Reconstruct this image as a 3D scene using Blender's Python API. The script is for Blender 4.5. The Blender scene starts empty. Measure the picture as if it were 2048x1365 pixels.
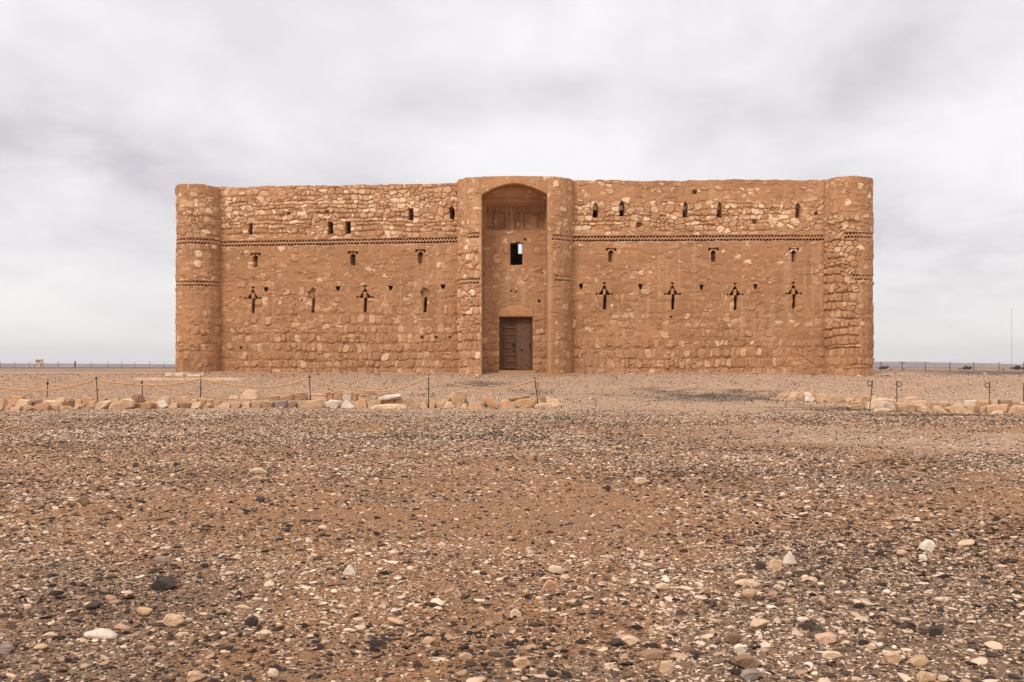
import bpy, bmesh, math, random
import numpy as np
from mathutils import Vector, Matrix, Euler

C = bpy.context.scene.collection
R = math.radians
F, HZ, EYE = 2000.0, 734.0, 1.5          # focal length and horizon row in photo pixels, eye height in metres

# ------------------------------------------------------------------ noise
def _hash(ix, iy, seed):
    n = (ix.astype(np.int64) * 374761393 + iy.astype(np.int64) * 668265263 + seed * 974634777) & 0xffffffff
    n = ((n ^ (n >> 13)) * 1274126177) & 0xffffffff
    n = (n ^ (n >> 16)) & 0xffffffff
    return n.astype(np.float64) / 4294967295.0

def vnoise(x, y, seed=0):
    x = np.asarray(x, float); y = np.asarray(y, float)
    ix = np.floor(x); iy = np.floor(y)
    fx = x - ix; fy = y - iy
    fx = fx * fx * fx * (fx * (fx * 6 - 15) + 10); fy = fy * fy * fy * (fy * (fy * 6 - 15) + 10)
    a = _hash(ix, iy, seed); b = _hash(ix + 1, iy, seed); c = _hash(ix, iy + 1, seed); d = _hash(ix + 1, iy + 1, seed)
    return (a + (b - a) * fx + (c - a) * fy + (a - b - c + d) * fx * fy) * 2 - 1

def fbm(x, y, seed=0, octv=4, gain=.5):
    s = 0; a = 1; t = 0
    for i in range(octv):
        s = s + a * vnoise(x * 2 ** i + 17.3 * i, y * 2 ** i - 9.1 * i, seed + i * 31); t += a; a *= gain
    return s / t

def sm(a, b, x):
    t = np.clip((np.asarray(x, float) - a) / (b - a), 0, 1)
    return t * t * (3 - 2 * t)

# ------------------------------------------------------------------ mesh helpers
def mesh_arrays(name, V, Fq, col=None, smooth=True):
    me = bpy.data.meshes.new(name)
    V = np.asarray(V, np.float32); Fq = np.asarray(Fq, np.int32)
    k = Fq.shape[1]
    me.vertices.add(len(V)); me.vertices.foreach_set('co', V.ravel())
    me.loops.add(Fq.size); me.loops.foreach_set('vertex_index', Fq.ravel())
    me.polygons.add(len(Fq)); me.polygons.foreach_set('loop_start', np.arange(0, Fq.size, k, dtype=np.int32))
    me.update(calc_edges=True)
    if smooth: me.polygons.foreach_set('use_smooth', np.ones(len(Fq), bool))
    if col is not None:
        a = me.color_attributes.new('Col', 'FLOAT_COLOR', 'POINT')
        rgba = np.ones((len(V), 4), np.float32); rgba[:, :3] = col
        a.data.foreach_set('color', rgba.ravel())
    me.update()
    return me

def link(name, me, mat, parent=None):
    o = bpy.data.objects.new(name, me); C.objects.link(o)
    if mat: me.materials.append(mat)
    if parent is not None:
        o.parent = parent
        o.matrix_parent_inverse = parent.matrix_basis.inverted()
    return o

def tag(o, label=None, cat=None, group=None, kind=None):
    if label: o['label'] = label
    if cat: o['category'] = cat
    if group: o['group'] = group
    if kind: o['kind'] = kind
    return o

def empty(name, loc, label, cat, group=None):
    o = bpy.data.objects.new(name, None); C.objects.link(o)
    o.location = loc; o.empty_display_size = .2
    return tag(o, label, cat, group)

class MB:
    """collects boxes, tubes, prisms in world coordinates and links them as one mesh object"""
    def __init__(s): s.bm = bmesh.new()
    def box(s, x0, x1, y0, y1, z0, z1, bev=0):
        r = bmesh.ops.create_cube(s.bm, size=1)
        for v in r['verts']:
            v.co = Vector(((x0 + x1) / 2 + v.co.x * (x1 - x0), (y0 + y1) / 2 + v.co.y * (y1 - y0), (z0 + z1) / 2 + v.co.z * (z1 - z0)))
        if bev:
            es = list({e for v in r['verts'] for e in v.link_edges})
            bmesh.ops.bevel(s.bm, geom=es, offset=bev, segments=2, affect='EDGES', profile=.6)
        return s
    def tube(s, pts, r, n=8, taper=None, cap=True):
        pts = [Vector(p) for p in pts]; rings = []
        up = Vector((0, 0, 1))
        for i, p in enumerate(pts):
            t = (pts[min(i + 1, len(pts) - 1)] - pts[max(i - 1, 0)]).normalized()
            a = t.cross(up)
            if a.length < .05: a = t.cross(Vector((0, 1, 0)))
            a.normalize(); b = a.cross(t).normalized()
            rr = r if taper is None else r * taper[i]
            rings.append([s.bm.verts.new(p + (a * math.cos(k * 2 * math.pi / n) + b * math.sin(k * 2 * math.pi / n)) * rr) for k in range(n)])
        for i in range(len(rings) - 1):
            for k in range(n):
                f = s.bm.faces.new((rings[i][k], rings[i][(k + 1) % n], rings[i + 1][(k + 1) % n], rings[i + 1][k])); f.smooth = True
        if cap:
            s.bm.faces.new(rings[0][::-1]); s.bm.faces.new(rings[-1])
        return s
    def build(s, name, mat, parent=None):
        bmesh.ops.recalc_face_normals(s.bm, faces=s.bm.faces)
        me = bpy.data.meshes.new(name); s.bm.to_mesh(me); s.bm.free()
        return link(name, me, mat, parent)

# ------------------------------------------------------------------ materials
def new_mat(name, rough=.9):
    m = bpy.data.materials.new(name); m.use_nodes = True
    nt = m.node_tree; p = nt.nodes['Principled BSDF']
    p.inputs['Roughness'].default_value = rough
    p.inputs['Specular IOR Level'].default_value = .2
    return m, nt, p

def N(nt, t, **kw):
    n = nt.nodes.new(t)
    for k, v in kw.items(): setattr(n, k, v)
    return n

def noise_node(nt, vec, scale, detail=4, rough=.6):
    n = N(nt, 'ShaderNodeTexNoise'); n.inputs['Scale'].default_value = scale
    n.inputs['Detail'].default_value = detail; n.inputs['Roughness'].default_value = rough
    nt.links.new(vec, n.inputs['Vector']); return n.outputs['Fac']

def rng_node(nt, val, a, b, c, d):
    n = N(nt, 'ShaderNodeMapRange'); nt.links.new(val, n.inputs[0])
    for i, x in zip((1, 2, 3, 4), (a, b, c, d)): n.inputs[i].default_value = x
    return n.outputs[0]

def mulcol(nt, col, fac):
    n = N(nt, 'ShaderNodeVectorMath', operation='SCALE')
    nt.links.new(col, n.inputs[0]); nt.links.new(fac, n.inputs['Scale']); return n.outputs[0]

def mixcol(nt, fac, a, b):
    n = N(nt, 'ShaderNodeMix', data_type='RGBA')
    if hasattr(fac, 'links'): nt.links.new(fac, n.inputs[0])
    else: n.inputs[0].default_value = fac
    for s, v in ((6, a), (7, b)):
        if hasattr(v, 'links'): nt.links.new(v, n.inputs[s])
        else: n.inputs[s].default_value = (*v, 1)
    return n.outputs[2]

def bump(nt, p, h, strength, dist):
    b = N(nt, 'ShaderNodeBump'); b.inputs['Strength'].default_value = strength; b.inputs['Distance'].default_value = dist
    nt.links.new(h, b.inputs['Height']); nt.links.new(b.outputs[0], p.inputs['Normal'])

def mat_masonry():
    m, nt, p = new_mat('weathered_masonry', .95)
    g = N(nt, 'ShaderNodeNewGeometry').outputs['Position']
    a = N(nt, 'ShaderNodeVertexColor', layer_name='Col').outputs[0]
    n1 = noise_node(nt, g, 9, 6, .7); n2 = noise_node(nt, g, 38, 3, .7)
    f = N(nt, 'ShaderNodeMath', operation='MULTIPLY')
    nt.links.new(rng_node(nt, n1, .25, .75, .80, 1.20), f.inputs[0]); nt.links.new(rng_node(nt, n2, .3, .7, .78, 1.2), f.inputs[1])
    nt.links.new(mulcol(nt, a, f.outputs[0]), p.inputs['Base Color'])
    bump(nt, p, n2, .5, .02)
    return m

def mat_plain(name, col, var=.2, scale=12, rough=.9, bs=.3, stretch=None):
    m, nt, p = new_mat(name, rough)
    v = N(nt, 'ShaderNodeTexCoord').outputs['Object']
    if stretch:
        mp = N(nt, 'ShaderNodeMapping'); mp.inputs['Scale'].default_value = stretch; nt.links.new(v, mp.inputs[0]); v = mp.outputs[0]
    n = noise_node(nt, v, scale, 6, .65)
    c = N(nt, 'ShaderNodeRGB'); c.outputs[0].default_value = (*col, 1)
    nt.links.new(mulcol(nt, c.outputs[0], rng_node(nt, n, .25, .75, 1 - var, 1 + var)), p.inputs['Base Color'])
    if bs: bump(nt, p, n, bs, .02)
    return m

def mat_rock(name, col, col2, scale=3.0):
    """stone with its own mottling, faint bedding and a rough skin"""
    m, nt, p = new_mat(name, .9)
    v = N(nt, 'ShaderNodeTexCoord').outputs['Object']
    oi = N(nt, 'ShaderNodeObjectInfo')
    mp = N(nt, 'ShaderNodeVectorMath', operation='ADD'); nt.links.new(v, mp.inputs[0]); 
    sc = N(nt, 'ShaderNodeVectorMath', operation='SCALE'); sc.inputs['Scale'].default_value = 37
    cmb = N(nt, 'ShaderNodeCombineXYZ'); nt.links.new(oi.outputs['Random'], cmb.inputs[0]); nt.links.new(oi.outputs['Random'], cmb.inputs[1])
    nt.links.new(cmb.outputs[0], sc.inputs[0]); nt.links.new(sc.outputs[0], mp.inputs[1]); v = mp.outputs[0]
    n1 = noise_node(nt, v, scale, 6, .65); n2 = noise_node(nt, v, scale * 9, 4, .7)
    c = mixcol(nt, rng_node(nt, n1, .38, .64, 0, 1), col, col2)
    nt.links.new(mulcol(nt, c, rng_node(nt, n2, .25, .75, .78, 1.2)), p.inputs['Base Color'])
    ad = N(nt, 'ShaderNodeMath', operation='ADD'); nt.links.new(n1, ad.inputs[0]); nt.links.new(n2, ad.inputs[1])
    bump(nt, p, ad.outputs[0], .55, .12 / scale)
    return m

M = {}
M['masonry'] = mat_masonry()
M['plaster'] = mat_plain('mud_plaster', (.42, .23, .125), .2, 4)
M['lintel'] = mat_plain('lintel_stone', (.455, .232, .118), .16, 5)
M['wood'] = mat_plain('old_wood', (.105, .05, .026), .35, 6, .7, .4, (1, 1, .12))
M['wood_pale'] = mat_plain('worn_wood_edge', (.20, .112, .062), .25, 8, .7, .3)
M['board'] = mat_plain('grey_board', (.145, .076, .042), .4, 7, .75, .4)
M['iron'] = mat_plain('dark_iron', (.018, .014, .012), .3, 30, .6, .3)
M['rust'] = mat_plain('rusty_rebar', (.055, .032, .024), .4, 30, .75, .4)
M['rope'] = mat_plain('hemp_rope', (.54, .315, .165), .2, 60, .95, .6)
M['steel_far'] = mat_plain('fence_post_steel', (.10, .07, .06), .2, 5)
M['tower_paint'] = mat_plain('pale_concrete', (.72, .50, .38), .1, 2)
M['dark_glass'] = mat_plain('window_dark', (.03, .03, .035), .1, 2, .4)
M['shrub'] = mat_plain('desert_shrub_leaf', (.085, .085, .04), .4, 2)
M['twig'] = mat_plain('dry_twig', (.12, .08, .05), .3, 10)
M['kerb_earth'] = mat_plain('packed_earth', (.50, .335, .215), .22, 4)
M['pale_slab'] = mat_plain('pale_mortar_slab', (.58, .43, .30), .15, 3)
ROCK = {
 'cream': mat_rock('cream_limestone', (.62, .41, .245), (.52, .32, .18)),
 'pale': mat_rock('pale_limestone', (.70, .51, .335), (.60, .40, .25)),
 'white': mat_rock('white_limestone', (.74, .63, .51), (.64, .50, .38)),
 'tan': mat_rock('tan_limestone', (.52, .345, .205), (.44, .275, .155)),
 'orange': mat_rock('orange_sandstone', (.60, .355, .205), (.52, .285, .15)),
 'pinkish': mat_rock('pinkish_limestone', (.66, .42, .285), (.55, .335, .215)),
 'brown': mat_rock('brown_sandstone', (.33, .20, .12), (.24, .14, .085)),
 'grey': mat_rock('grey_chert', (.33, .25, .195), (.24, .175, .14)),
 'black': mat_rock('black_chert', (.055, .042, .036), (.095, .066, .054), 6),
}


# ------------------------------------------------------------------ terrain
def g(x, y):
    x = np.asarray(x, float); y = np.asarray(y, float)
    ramp = 1.14 * sm(32.5, 50.5, y)
    ramp = ramp + .07 * sm(50, 51.6, y) * (1 + .8 * fbm(x / .8, y / .8, 14, 3)) - .09 * np.exp(-((x - .2) / 2.6) ** 2) * sm(46, 49.5, y) * (1 - sm(50.6, 51.4, y)) - .07 * np.exp(-((x - 17.5) / 2.5) ** 2) * sm(47, 49.5, y) * (1 - sm(56, 60, y))
    r = sm(19, 26, x) * sm(56, 120, y) * (1 - sm(150, 1100, y))
    far = np.exp(-np.clip(y - 60, 0, None) / 60.0)
    und = .05 * fbm(x / 5.0, y / 5.0, 5, 3) * np.where(y < 44, 1, far) + .018 * fbm(x / .9, y / .9, 9, 3) * np.clip(1.3 - y / 45, 0, 1)
    return ramp - .62 * r + und + .06 * sm(60, 250, y)

def g1(x, y): return float(g(np.array([x]), np.array([y]))[0])

_ys = np.concatenate([np.arange(3, 70, .05), np.arange(70, 1500, .5)])
def hit(px, py):
    """the ground point seen at a photo pixel"""
    X = (px - 1024) / F * _ys; Z = EYE - (py - HZ) / F * _ys
    d = Z - g(X, _ys)
    k = np.argmax(d <= 0) if (d <= 0).any() else len(_ys) - 1
    return float(X[k]), float(_ys[k]), float(g(X[k:k + 1], _ys[k:k + 1])[0])

def at(px, py, Y): return (px - 1024) * Y / F, Y, EYE + (HZ - py) * Y / F

def blob(x, y, px, py, rx, ry, seed, rough=.95):
    """soft irregular patch on the ground around the spot seen at px, py; rx, ry in metres"""
    cx, cy, _ = hit(px, py)
    d = np.sqrt(((x - cx) / rx) ** 2 + ((y - cy) / ry) ** 2)
    return sm(1.25, .2, d + rough * fbm(x / (rx * .35), y / (ry * .35), seed, 3))

def dark_zone(x, y):
    z = 0
    for px, py, rx, ry, s, k in ((1440, 792, 2.6, 1.9, 71, 1), (1320, 784, 1.9, 1.1, 72, .7), (1530, 797, 1.2, 1.2, 73, 1), (1380, 800, 2.2, .8, 70, .6), (1240, 790, 1.5, 1.2, 69, .35), (960, 769, 1.5, 1.5, 74, .75),
                                 (1690, 818, 2.3, 1.2, 75, .8), (1060, 785, 1.2, 1.5, 76, .35), (700, 790, 2.6, .5, 77, .7), (560, 797, 2, .4, 78, .8), (1850, 832, 3, .8, 79, .6)):
        z = np.maximum(z, k * blob(x, y, px, py, rx, ry, s))
    return z

def density_zone(x, y):
    """0 = bare sand, 1 = thick gravel"""
    d = .5 + .75 * fbm(x / 3.2, y / 4.2, 41, 4) + .25 * fbm(x / .8, y / .8, 43, 2)
    d = d + .7 * blob(x, y, 1760, 1210, 2.4, 2.6, 81) + .3 * blob(x, y, 120, 1330, 1.4, 1.2, 82)
    d = d - 1.6 * blob(x, y, 1880, 880, 6.0, 3.6, 83) - .5 * blob(x, y, 1600, 862, 4, 2.6, 89) - .15 * blob(x, y, 1250, 1050, 2, 2.4, 84) + .25 * blob(x, y, 950, 880, 7, 5, 88) - .35 * blob(x, y, 470, 1000, 1.6, 2.4, 86)
    d = d - .4 * blob(x, y, 1100, 1240, .9, .8, 85)
    return np.clip(d, 0, 1.3)

def ground_color(x, y):
    n1 = fbm(x / 2.6, y / 3.4, 21, 4); n2 = fbm(x / 14, y / 14, 22, 3); n3 = fbm(x / .5, y / .5, 23, 3)
    sand = np.array([.350, .170, .076]); tan = np.array([.235, .138, .080]); pale = np.array([.475, .300, .188]); red = np.array([.42, .232, .125])
    t = sm(-.35, .35, n1 + .3 * n3 - .35 + .9 * density_zone(x, y) - .35)[..., None]
    c = sand * (1 - t) + tan * t
    f = sm(24, 34, y)[..., None]
    c = c * (1 - f) + pale * f
    w = (sm(-6.5, -11, x) * sm(33, 38, y) * .8)[..., None] * (.7 + .5 * n2[..., None])
    c = c * (1 - w) + red * w
    pth = np.maximum(blob(x, y, 1880, 880, 6.4, 3.8, 83), .6 * blob(x, y, 1600, 862, 4, 2.6, 89))[..., None] * .9
    c = c * (1 - pth) + np.array([.50, .318, .205]) * pth
    dk = dark_zone(x, y)[..., None] * .78
    c = c * (1 - dk) + np.array([.085, .068, .058]) * dk
    # plain beyond the castle: alternating gravel bands
    fr = sm(58, 75, y)
    b = sm(-.2, .35, fbm(x / 90, y / 26, 51, 3))
    bc = b[..., None] * np.array([.15, .105, .08]) + (1 - b)[..., None] * np.array([.30, .19, .12])
    fr = fr[..., None]
    c = c * (1 - fr) + bc * fr
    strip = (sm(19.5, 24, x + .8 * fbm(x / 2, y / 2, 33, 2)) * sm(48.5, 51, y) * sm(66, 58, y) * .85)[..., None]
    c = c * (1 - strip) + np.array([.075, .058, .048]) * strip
    strip = (sm(-16, -20, x) * sm(78, 84, y) * sm(108, 92, y) * .9)[..., None]
    c = c * (1 - strip) + np.array([.42, .29, .19]) * strip
    strip = (sm(-16, -22, x) * sm(130, 165, y) * sm(600, 300, y) * .8)[..., None]
    c = c * (1 - strip) + np.array([.10, .072, .06]) * strip
    return c * (1 + .13 * n3 + .10 * n2)[..., None]

def mat_ground():
    m, nt, p = new_mat('desert_soil', .97)
    g_ = N(nt, 'ShaderNodeNewGeometry').outputs['Position']
    a = N(nt, 'ShaderNodeVertexColor', layer_name='Col').outputs[0]
    col = a
    for sc, lo, hi in ((26, .80, .96), (58, .72, .95)):                     # grit: small cells, some dark chert, some pale lime
        vo = N(nt, 'ShaderNodeTexVoronoi'); vo.inputs['Scale'].default_value = sc; nt.links.new(g_, vo.inputs['Vector'])
        sp = N(nt, 'ShaderNodeSeparateColor'); nt.links.new(vo.outputs['Color'], sp.inputs[0])
        edge = rng_node(nt, vo.outputs['Distance'], .30, .42, 1, 0)
        dk = N(nt, 'ShaderNodeMath', operation='MULTIPLY'); nt.links.new(rng_node(nt, sp.outputs[0], lo - .12, lo - .1, 0, .75), dk.inputs[0]); nt.links.new(edge, dk.inputs[1])
        lt = N(nt, 'ShaderNodeMath', operation='MULTIPLY'); nt.links.new(rng_node(nt, sp.outputs[1], lo, lo + .02, 0, .8), lt.inputs[0]); nt.links.new(edge, lt.inputs[1])
        col = mixcol(nt, dk.outputs[0], col, (.07, .05, .04))
        col = mixcol(nt, lt.outputs[0], col, (.52, .38, .27))
    n1 = noise_node(nt, g_, 5, 8, .75); n2 = noise_node(nt, g_, 70, 4, .7)
    f = N(nt, 'ShaderNodeMath', operation='MULTIPLY')
    nt.links.new(rng_node(nt, n1, .25, .75, .78, 1.2), f.inputs[0]); nt.links.new(rng_node(nt, n2, .25, .75, .72, 1.25), f.inputs[1])
    nt.links.new(mulcol(nt, col, f.outputs[0]), p.inputs['Base Color'])
    ad = N(nt, 'ShaderNodeMath', operation='MULTIPLY_ADD'); nt.links.new(n1, ad.inputs[0]); ad.inputs[1].default_value = 2.0; nt.links.new(n2, ad.inputs[2])
    bump(nt, p, ad.outputs[0], .8, .022)
    return m
M['ground'] = mat_ground()

def build_ground():
    ys = [-30, -20, -12, -7, -4, -2, 0, 1]
    y = 2.0
    while y < 5600:
        ys.append(y); y += max(.11, .0105 * y)
    ys.append(5800)
    ys = np.array(ys); nx = 361
    t = np.linspace(-1, 1, nx); t = np.sign(t) * (.55 * np.abs(t) + .45 * np.abs(t) ** 3)
    w = np.maximum(26, np.where(ys < 60, 40, ys * .98))
    w = np.where(ys < 60, 26 + np.clip(ys, 0, 60) * .55, ys * .98)
    X = t[None, :] * w[:, None]; Y = np.repeat(ys[:, None], nx, 1)
    Z = g(X, Y); col = ground_color(X, Y)
    ny = len(ys); idx = np.arange(ny * nx).reshape(ny, nx)
    Fq = np.stack([idx[:-1, :-1], idx[:-1, 1:], idx[1:, 1:], idx[1:, :-1]], -1).reshape(-1, 4)
    me = mesh_arrays('ground', np.stack([X, Y, Z], -1).reshape(-1, 3), Fq, col.reshape(-1, 3))
    tag(link('ground', me, M['ground']), kind='structure')
build_ground()

# ------------------------------------------------------------------ masonry height field
PLAST = np.array([.378, .192, .093]); TAN = np.array([.455, .240, .124]); CREAM = np.array([.56, .335, .19]); PALE = np.array([.70, .49, .31]); BROWN = np.array([.41, .21, .105])

def voronoi(x, y, seed, jit=.85):
    ix = np.floor(x); iy = np.floor(y); f1 = np.full(x.shape, 9.0); f2 = f1.copy(); i1 = np.zeros(x.shape); i2 = np.zeros(x.shape)
    for dx in (-1, 0, 1):
        for dy in (-1, 0, 1):
            cx, cy = ix + dx, iy + dy
            px = cx + .5 + jit * (_hash(cx, cy, seed) - .5); py = cy + .5 + jit * (_hash(cx, cy, seed + 7) - .5)
            d = np.maximum(np.hypot(x - px, y - py), .82 * (np.abs(x - px) + .3 * np.abs(y - py)))
            r = _hash(cx, cy, seed + 13); r2 = _hash(cx, cy, seed + 19)
            c = d < f1
            f2 = np.where(c, f1, np.minimum(f2, d)); i1 = np.where(c, r, i1); i2 = np.where(c, r2, i2); f1 = np.where(c, d, f1)
    return f1, f2, i1, i2

def masonry(U, Z, seed, cov, rows, pale, amp=1.0, rubble=None):
    """relief (metres) and colour of a rubble wall half buried in mud plaster. cov: how much plaster (0..1), pale: how light the stones are"""
    rg = np.random.RandomState(seed)
    wu = U + .06 * fbm(U / .5, Z / .45, seed + 1, 2) + .035 * fbm(U / .16, Z / .14, seed + 2, 2)
    wz = Z + .10 * fbm(U / 2.2, Z / 1.1, seed + 3, 2) + .06 * fbm(U / .45, Z / .35, seed + 4, 2) + .022 * fbm(U / .12, Z / .1, seed + 5, 2)
    hs = [r[0] * rg.uniform(.88, 1.12) for r in rows]
    zb = np.concatenate([[-1.0], np.cumsum(hs) + rows_z0])
    idx = np.clip(np.searchsorted(zb, wz) - 1, 0, len(rows) - 1)
    ins = np.zeros_like(U); rnd1 = np.zeros_like(U); rnd2 = np.zeros_like(U); prot = np.zeros_like(U); tl = np.zeros_like(U)
    u0, u1 = U.min() - 1, U.max() + 1
    for r in range(len(rows)):
        m = idx == r
        if not m.any(): continue
        wmin, wmax = rows[r][1], rows[r][2]
        n = int((u1 - u0) / wmin) + 4
        wd = rg.uniform(0, 1, n) ** 1.4 * (wmax - wmin) + wmin
        b = u0 - rg.uniform(0, .5) + np.concatenate([[0], np.cumsum(wd)])
        k = np.clip(np.searchsorted(b, wu[m]) - 1, 0, n - 1)
        hx = wd[k] / 2; lx = wu[m] - (b[k] + hx)
        z0, z1 = zb[r], zb[r + 1]
        hzt = (z1 - z0) / 2
        fit = rg.uniform(.70, 1.0, n); off = rg.uniform(-1, .4, n) * (1 - fit)
        hz = hzt * fit[k]; lz = wz[m] - ((z0 + z1) / 2 + off[k] * hzt)
        lx = lx + lz * rg.uniform(-.3, .3, n)[k]
        gap = rg.uniform(.0, .02, n)[k]; rad = np.minimum(rg.uniform(.3, .95, n)[k] * np.minimum(hx, hz), .2)
        qx = np.abs(lx) - (hx - gap - rad); qz = np.abs(lz) - (hz - gap * .7 - rad)
        ins[m] = -(np.hypot(np.maximum(qx, 0), np.maximum(qz, 0)) + np.minimum(np.maximum(qx, qz), 0) - rad)
        prot[m] = rg.uniform(0, 1, n)[k]
        tl[m] = (rg.uniform(-1, 1, n)[k] * lx + rg.uniform(-1, 1, n)[k] * lz) * .14
        rnd1[m] = rg.uniform(0, 1, n)[k]; rnd2[m] = rg.uniform(0, 1, n)[k]
    # stretches of uncoursed rubble
    f1, f2, a1, a2 = voronoi(wu / .40, wz / .27, seed + 60)
    g1_, g2_, b1, b2 = voronoi(wu / .24, wz / .17, seed + 65)
    fine = fbm(U / 1.1, Z / .5, seed + 66, 2) > .22
    vi = np.where(fine, (g2_ - g1_) * .095, (f2 - f1) * .16) - .008
    rb = (fbm(U / 1.6, Z / .42, seed + 67, 3) + (.02 if rubble is None else rubble)) > 0
    ins = np.where(rb, vi, ins); rnd1 = np.where(rb, np.where(fine, b1, a1), rnd1); rnd2 = np.where(rb, np.where(fine, b2, a2), rnd2)
    prot = np.where(rb, (rnd1 * 7.31 + rnd2 * 3.7) % 1, prot); tl = np.where(rb, 0, tl)
    jd = .058 + .05 * sm(-.1, .5, fbm(U / .6, Z / .35, seed + 68, 3))
    bed = np.min(np.abs(wz[..., None] - zb[None, None, 1:]), -1) if len(zb) < 60 else 0
    jd = jd + np.where(rb, 0, .05 * sm(.035, .01, bed) * sm(-.25, .15, fbm(U / .9, Z / .3, seed + 69, 2)))
    h = -jd + (jd + .002 + .030 * prot + .025 * (prot > .93) + tl + .006 * np.clip(ins / .1, 0, 1)) * sm(-.004, .012, ins)
    rough = .013 * fbm(U / .07, Z / .07, seed + 8, 2) + .013 * fbm(U / .22, Z / .16, seed + 9, 2)
    hst = h * amp + rough
    pl = (cov - .42) * .15 + .040 * fbm(U / .85, Z / .42, seed + 6, 4) + .020 * fbm(U / .2, Z / .13, seed + 7, 3)
    pl = np.where(pl > .018, .018 + .28 * (pl - .018), pl)
    w = sm(-.003, .008, pl - hst)
    H = hst * (1 - w) + pl * w
    # thin cracks and flaked edges in the plaster
    ck = np.abs(fbm(U / .7, Z / .38, seed + 70, 3)) ; ckm = sm(.10, .4, fbm(U / 1.7, Z / 1.2, seed + 71, 2))
    H = H - .05 * sm(.022, .004, ck) * ckm * w
    fl2 = fbm(U / .55, Z / .22, seed + 72, 3); H = H - .022 * sm(.22, .26, fl2) * w
    # colour
    a = rnd1 + .3 * (pale - .5) * 2
    cs = np.where((a < .25)[..., None], BROWN, np.where((a < .72)[..., None], TAN, CREAM))
    pw = (sm(.86, 1.0, rnd2 + .38 * (pale - .5)) * .9)[..., None]
    cs = cs * (1 - pw) + PALE * pw
    cs = cs * (.92 + .16 * rnd2 + .10 * fbm(U / .3, Z / .2, seed + 12, 3))[..., None] * (.90 + .22 * pale)[..., None]
    dust = (sm(.01, -.04, hst) * .8)[..., None]
    cs = cs * (1 - dust) + PLAST * .85 * dust
    big = fbm(U / 2.5, Z / 1.6, seed + 13, 4)
    cp = PLAST * (1 + .24 * big + .12 * fbm(U / 1.0, Z / .35, seed + 17, 3) + .10 * fbm(U / .4, Z / .25, seed + 14, 3))[..., None] * (.86 + .36 * pale)[..., None]
    streak = sm(.2, .7, fbm(U / .2, Z / 5, seed + 15, 3) + .6 * fbm(U / 2.5, Z / 2, seed + 16, 2))[..., None] * .45
    cp = cp * (1 - streak) + np.array([.53, .33, .20]) * streak
    wc = w[..., None]
    return H, cs * (1 - wc) + cp * wc

rows_z0 = .55
def rows_std(seed, zsplit=8.2):
    rg = np.random.RandomState(seed); out = []; z = rows_z0
    while z < 13:
        if z < zsplit - .2:
            q = rg.uniform()
            if q < .55: out.append((.47, .17, .44))
            elif q < .86: out.append((.42, .26, .62))
            else: out.append((.11, .25, .7))
        else:
            out.append((.30, .20, .46) if rg.uniform() < .7 else (.19, .2, .5))
        z += out[-1][0]
    return out

def table(z, pts):
    pts = sorted(pts); return np.interp(z, [p[0] for p in pts], [p[1] for p in pts])

def zpy(py, Y=52.0): return EYE + (HZ - py) * Y / F

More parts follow.
